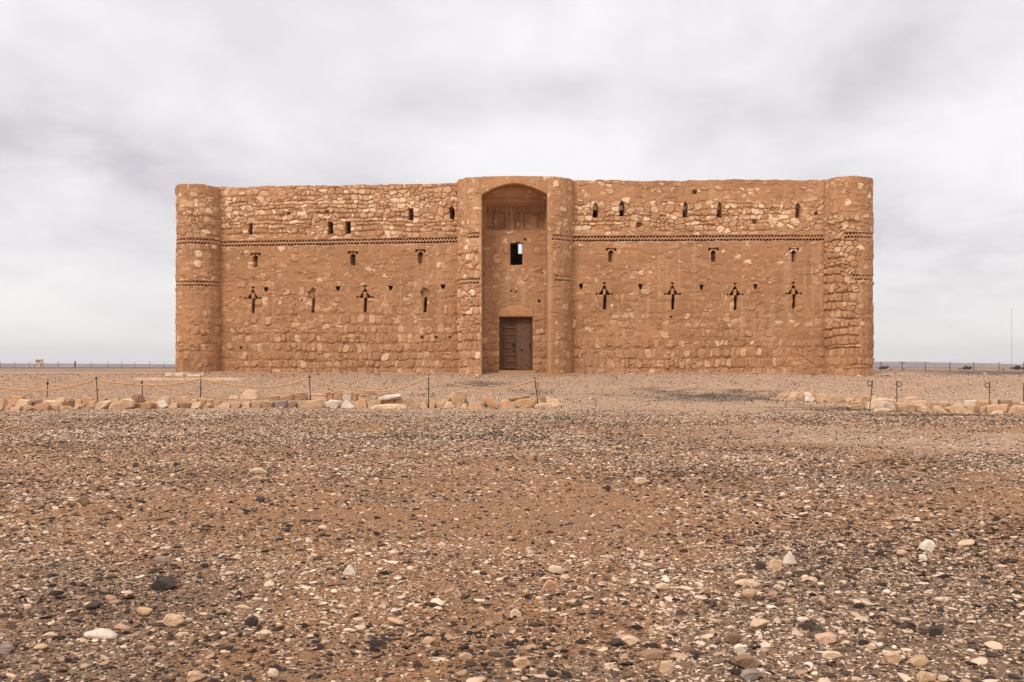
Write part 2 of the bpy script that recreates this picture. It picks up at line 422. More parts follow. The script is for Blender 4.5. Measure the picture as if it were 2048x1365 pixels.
class Patch:
    """one face of the building: a relief grid split into the wall itself and the openings cut into it"""
    def __init__(s, u0, u1, z0, ztop, du, posfn, seed, rows, covfn, palefn, dz=None, amp=1.0):
        nu = max(3, int((u1 - u0) / du) + 1); nz = int((ztop - z0) / (dz or du)) + 1
        uu = np.linspace(u0, u1, nu); tt = np.linspace(0, 1, nz)
        s.U = np.repeat(uu[None, :], nz, 0)
        top = ztop + .06 * fbm(uu / 1.6, uu * 0, seed + 50, 3) + .025 * vnoise(uu / .3, uu * 0, seed + 51)
        s.Z = z0 + tt[:, None] * (top[None, :] - z0)
        s.P, s.Nrm = posfn(s.U)
        s.px = 1024 + F * s.P[..., 0] / s.P[..., 1]; s.py = HZ - F * (s.Z - EYE) / s.P[..., 1]
        cov = covfn(s); pale = palefn(s)
        s.H, s.col = masonry(s.U, s.Z, seed, cov, rows, pale, amp, np.where(s.Z > 8.15, .06, np.where(s.Z < 3.4, -.5, -.06)))
        s.lab = np.zeros(s.U.shape, int); s.names = ['']; s.dele = np.zeros(s.U.shape, bool)
    def feat(s, name, mask, depth=None, add=None, col=None, hole=False, k=None):
        if not mask.any(): return None
        if k is None:
            s.names.append(name); k = len(s.names) - 1
        s.lab[mask] = k
        if depth is not None:
            s.H = np.where(mask, depth, s.H)
            if depth < -.45: s.dele |= mask
        if add is not None: s.H = np.where(mask, s.H + add, s.H)
        if col is not None: s.col = np.where(mask[..., None], np.array(col), s.col)
        if hole: s.dele |= mask
        return k
    def build(s, name, parent, mat, capfn=None, hide_below=None):
        nz, nu = s.U.shape
        V = np.empty((nz, nu, 3)); V[..., :2] = s.P[..., :2] + s.Nrm * s.H[..., None]; V[..., 2] = s.Z
        col = s.col; lab = s.lab; dele = s.dele
        if capfn is not None:
            cx = np.empty((1, nu, 3)); cx[0, :, :2] = capfn(s.U[-1]); cx[0, :, 2] = s.Z[-1] - .02
            cz = cx.copy(); cz[..., 2] -= 1.1
            V = np.concatenate([V, cx, cz], 0); col = np.concatenate([col, col[-1:], col[-1:]], 0)
            lab = np.concatenate([lab, lab[-1:] * 0, lab[-1:] * 0], 0); dele = np.concatenate([dele, dele[-1:] & False, dele[-1:] & False], 0); nz += 2
        idx = np.arange(nz * nu).reshape(nz, nu)
        q = [idx[:-1, :-1], idx[:-1, 1:], idx[1:, 1:], idx[1:, :-1]]
        L = lab.ravel(); D = dele.ravel()
        Fq = np.stack(q, -1).reshape(-1, 4)
        fl = L[Fq].max(1); fd = D[Fq].sum(1) >= 3
        Fq = Fq[~fd]; fl = fl[~fd]
        Vf = V.reshape(-1, 3); Cf = col.reshape(-1, 3); out = []
        for k in range(len(s.names)):
            fs = Fq[fl == k]
            if not len(fs): continue
            used, inv = np.unique(fs, return_inverse=True)
            me = mesh_arrays(s.names[k] or name, Vf[used], inv.reshape(fs.shape), Cf[used], False)
            out.append(link(s.names[k] or name, me, mat, parent))
        return out

def tri(px, py, pts):
    (x1, y1), (x2, y2), (x3, y3) = pts
    d = (y2 - y3) * (x1 - x3) + (x3 - x2) * (y1 - y3)
    a = ((y2 - y3) * (px - x3) + (x3 - x2) * (py - y3)) / d; b = ((y3 - y1) * (px - x3) + (x1 - x3) * (py - y3)) / d
    return (a >= 0) & (b >= 0) & (a + b <= 1)

def frieze(P, zc, pitch=.168, keep=None, name='brick_frieze'):
    """dog-tooth band: two rows of small triangular gaps"""
    dz = P.Z - zc
    band = np.abs(dz) < .165
    t = ((P.U / pitch) % 1 - .5) * pitch
    t2 = ((P.U / pitch + .5) % 1 - .5) * pitch
    up = (dz > .018) & (dz < .128) & (np.abs(t) < .074 * (dz - .018) / .11 + .008)
    dn = (dz < -.018) & (dz > -.128) & (np.abs(t2) < .074 * (-dz - .018) / .11 + .008)
    if keep is not None: band &= keep; up &= keep; dn &= keep
    if not band.any(): return
    fl = .008 + .35 * np.clip(P.H, -.03, .03)
    P.H = np.where(band, fl, P.H)
    P.col = np.where(band[..., None], np.array([.50, .275, .15]) * (1 + .12 * fbm(P.U / .1, P.Z / .1, 7, 2))[..., None], P.col)
    k = P.feat(name, band)
    P.H = np.where(up | dn, -.30, P.H); P.dele |= up | dn

DU = .026
castle = empty('desert_castle', (.3, 52, 1.1), 'huge ochre stone desert castle with round corner towers and tall arched entrance bay', 'castle')
CM = M['masonry']

def planar(XA, YA, s_):
    n = np.array([s_, -1.0]); n /= np.hypot(*n)
    def f(U):
        P = np.stack([U, YA + (U - XA) * s_], -1); return P, np.broadcast_to(n, P.shape)
    return f

def slit_lower(P, cx, yb, eroded=False):
    px, py = (P.px - cx) / .88, P.py
    y0 = yb - 30
    m = (np.abs(px + .06 * (py - yb)) < 3.1) & (py > y0 + 1) & (py < yb)
    if eroded:
        bl = ((px + 1) / 11) ** 2 + ((py - (y0 - 8)) / 11) ** 2 + .6 * fbm(P.U / .2, P.Z / .2, int(cx), 3) < .9
        k = P.feat('arrow_slit', bl); P.H = np.where(bl, -.2 + 2.2 * np.minimum(P.H, .02), P.H); P.feat('', m, -.9, k=k)
    else:
        o = None
        for sx in (-1, 1):
            a = tri(px, py, ((sx * 14, y0 + 1), (sx * 3.6, y0 + 1), (sx * 3.6, y0 - 10.5))) | tri(px, py, ((sx * 20, y0 + 1), (sx * 14.5, y0 + 1), (sx * 17, y0 - 3)))
            o = a if o is None else o | a
        o |= tri(px, py, ((-5, y0 - 11), (5, y0 - 11), (0, y0 - 18.5))) | tri(px, py, ((-4, y0 - 23), (4, y0 - 23), (0, y0 - 19)))
        body = tri(px, py, ((-22, y0 + 3), (22, y0 + 3), (0, y0 - 26)))
        k = P.feat('arrow_slit', body)
        P.H = np.where(body, .012 + .4 * np.clip(P.H, -.03, .03), P.H)
        P.col = np.where(body[..., None], PLAST * 1.12 * (1 + .1 * fbm(P.U / .15, P.Z / .15, 19, 2))[..., None], P.col)
        P.H = np.where(o, -.5, P.H); P.dele |= o; P.feat('', m, -.9, k=k)

def slit_upper(P, cx, yt, deep=False):
    px, py = P.px - cx, P.py
    o = tri(px, py, ((-10, yt), (-2, yt), (-10, yt + 6))) | tri(px, py, ((10, yt), (2, yt), (10, yt + 6))) | ((py > yt) & (py < yt + 1.8) & (np.abs(px) < 9))
    o2 = tri(px, py, ((-6, yt + 9), (6, yt + 9), (0, yt + 3.5)))
    m = (np.abs(px) < 4.6) & (py > yt + 8) & (py < yt + 27)
    body = (np.abs(px) < 11) & (py > yt - 1) & (py < yt + 9)
    k = P.feat('arrow_slit', body); P.H = np.where(body, .015 + .3 * np.clip(P.H, -.03, .03), P.H)
    P.H = np.where(o, -.4, P.H); P.dele |= o
    P.feat('', m, k=k); P.H = np.where(m, -.10 - .26 * sm(5, -3, px) if not deep else -.5, P.H)
    P.H = np.where(o2, -.45, P.H); P.dele |= o2

def rectwin(P, cx, cy, w, h, pointed=False, name=None):
    px, py = P.px - cx, P.py - cy
    jag = 1.2 * fbm(P.U / .15, P.Z / .15, int(cx) + 3, 2)
    m = (np.abs(px) + jag * .6 < w / 2) & (np.abs(py) + jag * .6 < h / 2)
    if pointed: m &= ~((py < -h / 2 + 9) & (np.abs(px) > (py + h / 2) * w / 18))
    P.feat(name or ('pointed_window' if pointed else 'slit_window'), m, -.95)

def hole(P, cx, cy, w, h, depth=-.4):
    px, py = P.px - cx, P.py - cy
    m = (np.abs(px) < w / 2 - .25 * (py + h / 2)) & (np.abs(py) < h / 2)
    P.feat('putlog_hole', m, min(depth, -.5))

def blotch(P, cx, cy, r, depth=-.22):
    m = ((P.px - cx) / r) ** 2 + ((P.py - cy) / r) ** 2 + .7 * fbm(P.U / .15, P.Z / .15, int(cx), 3) < .8
    P.feat('putlog_hole', m, depth)

# coverage by photo row, with a slow wander
def cov_rows(pts, amp=.18, extra=None):
    def f(P):
        c = np.interp(P.py, [p[0] for p in pts], [p[1] for p in pts]) + amp * fbm(P.U / 2.2, P.Z / 1.3, 77, 3)
        if extra is not None: c = c + extra(P)
        return np.clip(c, -.15, 1.2)
    return f
def pal_rows(pts):
    def f(P): return np.clip(np.interp(P.py, [p[0] for p in pts], [p[1] for p in pts]) + .15 * fbm(P.U / 1.8, P.Z / .9, 88, 3), 0, 1)
    return f

# ---- front wall on the side of the plaster platform
XA, YA, SL = (440 - 1024) * 53.0 / F, 53.0, -.0786
def back_cap(off):
    def f(u, fn=None): return None
    return f
pL = planar(XA, YA, SL)
PLt = Patch(-16.6, -1.9, .55, 11.03, DU, pL, 101, rows_std(1),
    cov_rows([(365, .55), (385, .5), (400, .18), (440, .12), (470, .25), (478, .7), (498, .85), (540, .82), (575, .72), (600, .58), (640, .5), (680, .4), (720, .32), (745, .42)],
             extra=lambda P: -.35 * sm(540, 640, P.px) * sm(405, 385, P.py) + .25 * sm(500, 450, P.px) * sm(480, 600, P.py)),
    pal_rows([(370, .75), (400, .95), (440, .8), (475, .6), (500, .5), (600, .45), (700, .33), (748, .28)]))
P = PLt
frieze(P, 8.0 + (P.U - XA) * .0075, .168)
for cx, yb, e in ((506, 627, 0), (626, 625, 1), (730, 625, 0), (850, 624, 1)): slit_lower(P, cx, yb, e)
for cx, yt, d in ((511, 507, 0), (706, 504, 1), (841, 500, 0)): slit_upper(P, cx, yt, d)
for cx, cy, w, h in ((501, 459, 7, 24), (661, 456, 10, 24), (696, 455, 10, 24), (822, 429, 9, 24), (904, 427, 10, 23)): rectwin(P, cx, cy, w, h)
for cx, cy in ((532, 579), (676, 577), (781, 576), (886, 574)): hole(P, cx, cy, 9, 8)
for cx, cy, r in ((844, 675, 3), (872, 675, 3), (900, 675, 3), (482, 696, 3), (402, 680, 3), (577, 427, 4), (655, 424, 4)): blotch(P, cx, cy, r)
P.build('front_wall', castle, CM, lambda u: np.stack([u, YA + (u - XA) * SL + .95], -1))

# ---- front wall on the mast side
XB, YB, SR = (1145 - 1024) * 51.5 / F, 51.5, -.0233
PRt = Patch(2.3, 17.1, .55, 11.08, DU, planar(XB, YB, SR), 202, rows_std(2),
    cov_rows([(358, .85), (398, .78), (408, .2), (440, .12), (462, .22), (470, .75), (500, .88), (570, .86), (620, .74), (680, .62), (705, .45), (730, .32), (748, .5)],
             extra=lambda P: -.3 * sm(1330, 1230, P.px) * sm(405, 385, P.py)),
    pal_rows([(360, .6), (400, .75), (440, .95), (470, .65), (520, .5), (600, .42), (700, .36), (748, .3)]))
P = PRt
frieze(P, 8.085 + (P.U - XB) * .002, .168)
for cx, yb in ((1209, 619), (1345, 619), (1470, 620), (1587, 618)): slit_lower(P, cx, yb)
for cx, yt in ((1222, 497), (1427, 497), (1588, 497)): slit_upper(P, cx, yt, cx == 1427)
for cx, cy in ((1191, 420), (1244, 417), (1371, 419), (1439, 420), (1596, 420)): rectwin(P, cx, cy, 10, 31, True)
for cx, cy in ((1162, 573), (1281, 574), (1403, 575), (1511, 574)): hole(P, cx, cy, 8, 10)
for cx, cy, r in ((1278, 450, 6.5), (1509, 443, 5), (1389, 385, 5.5), (1632, 427, 4), (1373, 363, 4), (1632, 447, 2.5), (1343, 634, 2), (1473, 680, 2)): blotch(P, cx, cy, r, -.3)
P.build('front_wall', castle, CM, lambda u: np.stack([u, YB + (u - XB) * SR + .95], -1))

# ---- towers
def ring(cx, cy, r, a0):
    """u runs along the circumference; u = 0 faces the camera side (-Y), positive towards +X"""
    def f(U):
        a = U / r + a0
        n = np.stack([np.sin(a), -np.cos(a)], -1); return np.array([cx, cy]) + n * r, n
    return f

def corner_tower(cx, cy, r, ztop, seed, du, cov, pal, zf, keep2=None, dz=None):
    h = math.pi * r
    P = Patch(-h, h, .45, ztop, du, ring(cx, cy, r, 0), seed, rows_std(seed, 20 if du < .05 else 8), cov, pal, dz)
    P.H = P.H + .055 * fbm(P.U / 1.6, P.Z / 1.0, seed + 90, 3)
    for z, kp in zf: frieze(P, z, .168, None if kp is None else kp(P))
    P.build('corner_tower', castle, CM, lambda u: np.stack([u * 0 + cx, u * 0 + cy], -1))

LT = ((398 - 1024) * 53.1 / F, 53.1, 1.14); RT = ((1695.5 - 1024) * 51.15 / F, 51.15, 1.19)
corner_tower(*LT, 11.02, 303, DU,
    cov_rows([(365, .7), (390, .75), (405, .35), (470, .3), (480, .75), (520, .85), (545, .55), (575, .6), (640, .5), (690, .55), (720, .75), (750, .6)]),
    pal_rows([(365, .55), (420, .7), (480, .5), (600, .45), (750, .3)]), [(8.04, None), (5.84, None)])
corner_tower(*RT, 11.05, 404, DU,
    cov_rows([(350, .75), (420, .7), (440, .5), (480, .55), (690, .55), (720, .45), (750, .45)],
             extra=lambda P: np.where((P.py > 435) & (P.py < 700), -.75 * sm(.45, -.1, P.U) + .35 * sm(.1, .6, P.U), 0)),
    pal_rows([(350, .55), (440, .6), (600, .42), (750, .3)]), [(8.08, lambda P: P.U > -.55), (5.97, lambda P: P.U > -.2)])

YF = 50.35; XL = (963 - 1024) * YF / F; XR = (1095 - 1024) * YF / F; ZG = 11.09
def gate_tower(xc, a, b, sgn, seed, cov, pal, zf):
    # quarter ellipse from the wall to the front edge of the bay, sampled by arc length
    th = np.linspace(0, math.pi / 2 + .12, 400)
    ex = xc + sgn * a * np.cos(th); ey = YF + b - b * np.sin(th)
    ey = np.where(th > math.pi / 2, YF, ey); ex = np.where(th > math.pi / 2, xc - sgn * .0 * th, ex)
    arc = np.concatenate([[0], np.cumsum(np.hypot(np.diff(ex), np.diff(ey)))])
    nx = sgn * np.cos(th) / a; ny = -np.sin(th) / b; ln = np.hypot(nx, ny); nx /= ln; ny /= ln
    Lt = arc[-1]
    def f(U):
        s_ = -U if sgn > 0 else U                 # keep u increasing with x so faces look outward
        s_ = np.clip(s_, 0, Lt)
        return np.stack([np.interp(s_, arc, ex), np.interp(s_, arc, ey)], -1), np.stack([np.interp(s_, arc, nx), np.interp(s_, arc, ny)], -1)
    P = Patch(-Lt if sgn > 0 else 0, 0 if sgn > 0 else Lt, .45, ZG, DU, f, seed, rows_std(seed, 20), cov, pal)
    P.H *= sm(0, .12, np.abs(P.px - (963 if sgn < 0 else 1095)) / 60 + .0) * .9 + .1
    for z, kp in zf: frieze(P, z, .168, kp(P))
    P.build('gate_tower', castle, CM, lambda u: np.stack([u * 0 + xc, u * 0 + YF + b + .6], -1))
gate_tower(XL, 1.28, 1.75, -1, 505,
    cov_rows([(350, .95), (400, .9), (450, .85), (462, .25), (550, .2), (640, .15), (740, .3), (752, .6)]), pal_rows([(350, .85), (450, .8), (500, .7), (600, .6), (750, .45)]),
    [(8.14, lambda P: (P.px > 935) & (P.px < 958)), (5.83, lambda P: P.px < 958)])
gate_tower(XR, 1.33, 1.4, 1, 606,
    cov_rows([(350, .95), (400, .85), (460, .75), (475, .7), (560, .75), (640, .8), (700, .62), (752, .6)], extra=lambda P: .7 * sm(1112, 1104, P.px)), pal_rows([(350, .85), (450, .8), (500, .6), (600, .5), (750, .45)]),
    [(8.02, lambda P: P.px > 1104), (5.98, lambda P: P.px > 1110)])

# ---- arched head of the entrance bay
ZS = EYE + (HZ - 389) * YF / F; ZA = EYE + (HZ - 366.5) * YF / F
XM = (XL + XR) / 2; HW = (XR - XL) / 2
def archz(x):
    t = np.clip(np.abs(x - XM) / HW, 0, 1)
    return ZS + (ZA - ZS) * (1 - t ** 1.75)
def build_head():
    nu = 130; nz = 44
    u = np.linspace(XL, XR, nu); t = np.linspace(0, 1, nz)
    za = archz(u); U = np.repeat(u[None], nz, 0)
    top = ZG + .03 * fbm(u / 1.2, u * 0, 91, 3)
    Z = za[None] + t[:, None] * (top - za)[None]
    h, col = masonry(U, Z, 707, np.full(U.shape, 1.0) + .2 * fbm(U, Z, 70, 2), rows_std(7), np.full(U.shape, .85))
    h = h * sm(0, .12, np.minimum(U - XL, XR - U) + .03) * .7
    V = np.stack([U, YF - h, Z], -1)
    back = np.stack([U[:1], U[:1] * 0 + 51.9, Z[:1]], -1); mid = np.stack([U[:1], U[:1] * 0 + 51.0, Z[:1]], -1)
    capb = np.stack([U[-1:], U[-1:] * 0 + 52.6, Z[-1:]], -1)
    V = np.concatenate([back, mid, V, capb], 0); col = np.concatenate([col[:1] * 0 + PLAST, col[:1] * 0 + PLAST, col, col[-1:]], 0)
    n = V.shape[0]; idx = np.arange(n * nu).reshape(n, nu)
    Fq = np.stack([idx[:-1, :-1], idx[:-1, 1:], idx[1:, 1:], idx[1:, :-1]], -1).reshape(-1, 4)
    link('entrance_arch', mesh_arrays('entrance_arch', V.reshape(-1, 3), Fq, col.reshape(-1, 3)), CM, castle)
build_head()

# ---- jambs of the bay
def jamb(x, sgn, seed):
    def f(U): 
        P = np.stack([U * 0 + x, YF + (U if sgn > 0 else -U)], -1); return P, np.broadcast_to(np.array([sgn, 0.0]), P.shape)
    P = Patch(0 if sgn > 0 else -1.5, 1.5 if sgn > 0 else 0, .5, ZS + .05, .035, f, seed, rows_std(seed, 20), lambda P: P.U * 0 + (.95 if sgn < 0 else .75), lambda P: P.U * 0 + .6)
    P.H *= .5 * sm(0, .15, np.abs(P.U))
    P.build('entrance_jamb', castle, CM)
jamb(XL, 1, 808); jamb(XR, -1, 809)

# ---- back wall of the bay
YP = 51.75
def qx(px): return (px - 1024) * YP / F
def qz(py): return EYE + (HZ - py) * YP / F
PB = Patch(XL - .12, XR + .12, .5, 11.05, DU, planar(0, YP, 0), 910, [(.36, .3, .75)] * 10 + rows_std(9, 20),
    cov_rows([(360, 1.1), (410, 1.05), (460, .95), (520, .8), (538, .5), (570, .5), (580, 1.0), (610, 1.05), (632, .75), (655, .42), (740, .35)], amp=.2), pal_rows([(360, .7), (450, .4), (550, .5), (620, .35), (660, .45), (745, .35)]))
P = PB
up = P.py
P.H = np.where(up < 413, .02 * fbm(P.U, P.Z, 3, 2), P.H)
P.H += .42 * sm(398.5, 397.5, up) + .20 * ((up >= 398) & (up < 408)) * 1.0
pan = (up > 412) & (up < 461) & (P.px > 971) & (P.px < 1090)
fl = fbm(P.U / .09, P.Z / 3, 61, 2)
ero = sm(-.15, .45, fbm(P.U / .55, P.Z / 2.2, 63, 3))
niche = np.zeros_like(up)
for a, b in ((975, 988), (991, 1012), (1028, 1040), (1047, 1064), (1075, 1088)):
    niche = np.maximum(niche, ((P.px > a) & (P.px < b) & (up > 424 + 4 * ((P.px - (a + b) / 2) / (b - a) * 2) ** 2) & (up < 457)))
P.H = np.where(pan, -.12 + .10 * fl * ero + .02 * fbm(P.U / .2, P.Z / .2, 62, 3) - .10 * niche, P.H)
P.col = np.where(pan[..., None], P.col * np.array([.82, .78, .74]) * (1 + .15 * fl)[..., None], P.col)
for cx, cy, r in ((974, 421, 3), (988, 423, 4), (1070, 428, 3.5), (1019, 428, 2.5), (1089, 426, 2), (1032, 584, 2), (1023, 582, 2), (1078, 603, 3), (1050, 479, 2.5), (1031, 376, 1.8), (1045, 442, 1.5)): blotch(P, cx, cy, r, -.2)
m = (np.abs(P.px - 1033) < 12) & (up > 486) & (up < 530)
P.feat('gate_window', m, -.55, hole=True, col=PLAST * .9)
m = (np.abs(P.px - 1031.8) < 33.2) & (up > 633) & (up < 742)
P.feat('doorway', m, -.42, hole=True, col=TAN * .9)
P.build('entrance_wall', castle, CM)

# lintel, steps
def lintel():
    b = MB(); n = 40
    xs = [qx(995.5) + (qx(1069) - qx(995.5)) * i / n for i in range(n + 1)]
    ring_ = []
    for i, x in enumerate(xs):
        t = i / n * 2 - 1
        top = qz(633) + (qz(612.5) - qz(633)) * (1 - abs(t) ** 2.6) ** .62 + .03 * (1 - t)* (1-abs(t))
        ring_.append((x, qz(634.2), top + .02 * math.sin(5 * t)))
    rows = []
    for (x, z0, z1) in ring_:
        pr = []
        for k in range(9):
            a = k / 8 * math.pi
            zc = (z0 + z1) / 2; hz = (z1 - z0) / 2 + .004
            pr.append(b.bm.verts.new((x, YP - .02 - .055 * math.sin(a) ** .5, zc - hz * math.cos(a))))
        rows.append(pr)
    for i in range(n):
        for k in range(8):
            f = b.bm.faces.new((rows[i][k], rows[i + 1][k], rows[i + 1][k + 1], rows[i][k + 1])); f.smooth = True
    b.box(qx(999.5), qx(1064.5), YP, YP + .42, qz(633.5), qz(633.5) + .25)
    return b.build('lintel', M['lintel'], castle)
lintel()
MB().box(qx(997), qx(1072), YP - .32, YP + .5, qz(747.5), qz(741.3), .012).box(qx(998), qx(1067), YP - .55, YP - .322, qz(757), qz(747.8), .015).build('door_step', M['lintel'], castle)

# door: frame, boarded leaf, plain leaf
YD = YP + .16
zt, zb_ = qz(634.5), qz(741)
fr = MB()
for a, b_, y in ((999, 1003.2, 0), (1003.6, 1006.4, .05), (1061.6, 1065, 0)): fr.box(qx(a), qx(b_), YD + y, YD + .2, zb_, zt - .004, .006)
fr.box(qx(1006.5), qx(1061.5), YD + .02, YD + .2, qz(639), zt - .006, .006)
dr = fr.build('door_frame', M['wood'], castle)
lf = MB()
lx0, lx1, ztop_, zbot = qx(1006.8), qx(1033), qz(639.5), qz(740)
lf.box(lx0, lx1, YD + .14, YD + .19, zbot, ztop_)
lf.box(lx0, lx0 + .05, YD + .11, YD + .139, zbot, ztop_, .004).box(lx1 - .07, lx1, YD + .10, YD + .139, zbot, ztop_, .004)
leaf = lf.build('door_leaf', M['wood'], castle)
for py in (655, 669, 683, 696, 710, 723, 736): MB().box(lx0 + .055, lx1 - .075, YD + .085, YD + .138, qz(py) - .016, qz(py) + .016, .005).build('door_batten', M['wood_pale'], leaf)
hd = MB(); c = (qx(1027), YD + .06, qz(691))
hd.tube([(c[0] + .075 * math.cos(a), c[1], c[2] + .075 * math.sin(a)) for a in np.linspace(0, 2 * math.pi, 17)], .018, 6, cap=False)
hd.box(c[0] - .03, c[0] + .03, c[1], c[1] + .075, c[2] + .05, c[2] + .11, .006)
MB().box(c[0] - .03, c[0] + .07, c[1], c[1] + .07, c[2] - .30, c[2] - .26, .005).build('door_bolt', M['iron'], leaf)
hd.build('door_handle', M['iron'], leaf)
rl = MB(); rl.box(qx(1033.3), qx(1061.4), YD + .12, YD + .18, zbot, ztop_)
rl.box(qx(1034), qx(1044), YD + .105, YD + .118, zbot + .01, qz(706), .004).box(qx(1046), qx(1060), YD + .109, YD + .1185, qz(733), qz(644), .003)
rleaf = rl.build('door_leaf', M['board'], castle)
hk = MB(); c = (qx(1043.5), YD + .09, qz(700))
hk.tube([(c[0], c[1] + .03, c[2]), (c[0], c[1] - .02, c[2])], .05, 10)
MB().box(qx(1059), qx(1061.2), YD + .07, YD + .12, qz(695), qz(688), .006).build('door_hinge', M['iron'], rleaf)
hk.build('door_lock', M['iron'], rleaf)

# ---- rest of the body: side and rear walls, rear towers, roof, court
def simple_cov(P): return .6 + .25 * fbm(P.U / 3, P.Z / 2, 5, 3)
def simple_pal(P): return .5 + 0 * P.U
def side(x, sgn, seed):
    y0, y1 = 52.5, 87.5
    def f(U):
        P = np.stack([U * 0 + x, (U if sgn > 0 else -U)], -1); return P, np.broadcast_to(np.array([float(sgn), 0.0]), P.shape)
    P = Patch(y0 if sgn > 0 else -y1, y1 if sgn > 0 else -y0, .4, 11.03, .09, f, seed, rows_std(seed), simple_cov, simple_pal)
    frieze(P, 8.05, .4)
    P.build('side_wall', castle, CM, lambda u: np.stack([u * 0 + x - sgn * .95, np.abs(u)], -1))
side(LT[0], -1, 111); side(RT[0], 1, 112)
def rear():
    def f(U): 
        P = np.stack([-U, U * 0 + 87.5], -1); return P, np.broadcast_to(np.array([0.0, 1.0]), P.shape)
    P = Patch(-RT[0], -LT[0], .4, 11.0, .09, f, 113, rows_std(113), simple_cov, simple_pal)
    P.build('rear_wall', castle, CM, lambda u: np.stack([-u, u * 0 + 86.6], -1))
rear()
for cx in (LT[0], RT[0]): corner_tower(cx, 87.5, 1.2, 11.02, 120 + int(cx), .09, simple_cov, simple_pal, [], dz=.09)
for cx, cy in ((LT[0], 70.3), (RT[0], 70.3), (.3, 87.5)):
    h = math.pi * 1.3
    Q = Patch(-h, h, .45, 11.0, .09, ring(cx, cy, 1.3, 0), 130 + int(abs(cx)), rows_std(3, 8), simple_cov, simple_pal)
    Q.build('side_tower', castle, CM, lambda u, cx=cx, cy=cy: np.stack([u * 0 + cx, u * 0 + cy], -1))
xl, xr = LT[0] + .9, RT[0] - .9
rf = MB(); rf.box(xl, xr, 53.6, 57.4, 9.9, 10.2).box(xl, xr, 80.5, 86.6, 9.9, 10.2).box(xl, -9.0, 57.41, 80.49, 9.9, 10.2).box(9.6, xr, 57.41, 80.49, 9.9, 10.2)
rf.box(-1.9, 2.25, 51.95, 53.59, 9.9, 10.2)
rf.build('flat_roof', M['plaster'], castle)
# room behind the gate window, with an opening to the court
ox0, ox1, oz0, oz1 = [(1036.5 - 1024) * 57 / F, (1046 - 1024) * 57 / F, EYE + (HZ - 508) * 57 / F, EYE + (HZ - 484) * 57 / F]
cw = MB(); cw.box(-9, ox0, 57, 57.4, .6, 9.89).box(ox1, 9.6, 57, 57.4, .6, 9.89).box(ox0, ox1, 57, 57.4, .6, oz0).box(ox0, ox1, 57, 57.4, oz1, 9.89)
cw.box(-9, 9.6, 80.5, 80.9, .6, 9.89).box(-9.4, -9.01, 57, 80.9, .6, 9.89).box(9.61, 10, 57, 80.9, .6, 9.89)
cw.build('court_wall', M['plaster'], castle)
rm = MB(); rm.box(-2.6, -2.3, 52.35, 56.99, 5, 9.89).box(3.2, 3.5, 52.35, 56.99, 5, 9.89).box(-2.29, 3.19, 52.35, 56.99, 5, 5.3).box(-2.29, qx(1019), 52.32, 52.5, 5.31, 9.89).box(qx(1047), 3.19, 52.32, 52.5, 5.31, 9.89)
rm.build('gate_room', M['plaster'], castle)

# ------------------------------------------------------------------ stakes and ropes
def stake(px_top, py_top, px_foot, Y, lean_y=0, ringside=0, hook=False, label='', group='', mat='iron', r=.017):
    x1, _, z1 = at(px_top, py_top, Y); x0 = (px_foot - 1024) * Y / F; z0 = g1(x0, Y)
    e = empty('rope_stake', (x0, Y, z0), label, 'stake', group)
    d = Vector((x1 - x0, 0, z1 - z0 + .0))
    rod = MB().tube([Vector((x0, Y, z0)) - d * .12, Vector((x0, Y, z0)) + d * .5, Vector((x1, Y, z1))], r, 8).build('rod', M[mat], e)
    if ringside:
        c = Vector((x1, Y, z1)) - d.normalized() * .12 + Vector((ringside * .085, 0, 0))
        MB().tube([c + Vector((math.cos(a) * .072, .012 * a / 6, math.sin(a) * .085)) for a in np.linspace(0, 2 * math.pi, 19)], .0135, 7, cap=False).build('ring', M[mat], e)
    if hook:
        c = Vector((x1, Y, z1)) - d.normalized() * .11
        MB().tube([c + Vector((math.cos(a) * .034, math.sin(a) * .034, .022 * a / 6.28)) for a in np.linspace(0, 6 * math.pi, 40)], .014, 6).build('wire_loop', M[mat], e)
    return e, Vector((x1, Y, z1)) - d.normalized() * .10

YR = {}
def rowY(px, base):  # depth of the stone row's foot at a pixel column
    return hit(px, base)[1]
YL = rowY(600, 817.0) + .35
SG = 'stakes of the rope barrier'
S1, t1 = stake(192.5, 754, 196, YL, hook=True, label='black rope stake between the watchtower and the round corner tower, rope tied near its tip', group=SG)
S2, t2 = stake(402, 752, 400, YL, hook=False, label='tallest black rope stake, standing in front of the round corner tower foot', group=SG)
S3, t3 = stake(618.5, 751.5, 622, YL, hook=True, label='black rope stake below the two close-set slit windows', group=SG)
S4, t4 = stake(857.5, 748.5, 857, YL, hook=False, label='straight black rope stake just past the plastered gate tower, before the steps', group=SG)
S5, t5 = stake(1069, 754, 1077, YL, hook=True, label='leaning black end stake in front of the doorway carrying the frayed rope end', group=SG)
YT = YL + 3.2
T1, k1 = stake(95.5, 763, 94, YT, hook=True, label='black rope stake of the rear rope, below the small watchtower', group=SG)
T2, k2 = stake(284, 761.5, 285, YT, hook=True, label='black rope stake of the rear rope, before the pale mortar platform', group=SG)
S4['label'] = 'straight black rope stake in front of the wall just before the entrance tower'
RG = 'stakes without rope'
YRr = rowY(1900, 826) + .45
stake(1745.5, 760.5, 1738.5, YRr, ringside=-1, label='rusty leaning stake with empty ring, in front of the castle corner', group=RG, mat='rust', r=.016)
stake(1793.5, 761.5, 1794, YRr, ringside=1, label='rusty upright stake whose ring points towards the mast', group=RG, mat='rust', r=.016)
stake(1980, 764, 1977, YRr, ringside=-1, label='rusty thin stake with small ring standing between square stone blocks', group=RG, mat='rust', r=.015)
stake(2047, 766, 2047, YRr, label='rusty ringless stake below the tall radio mast', group=RG, mat='rust', r=.015)

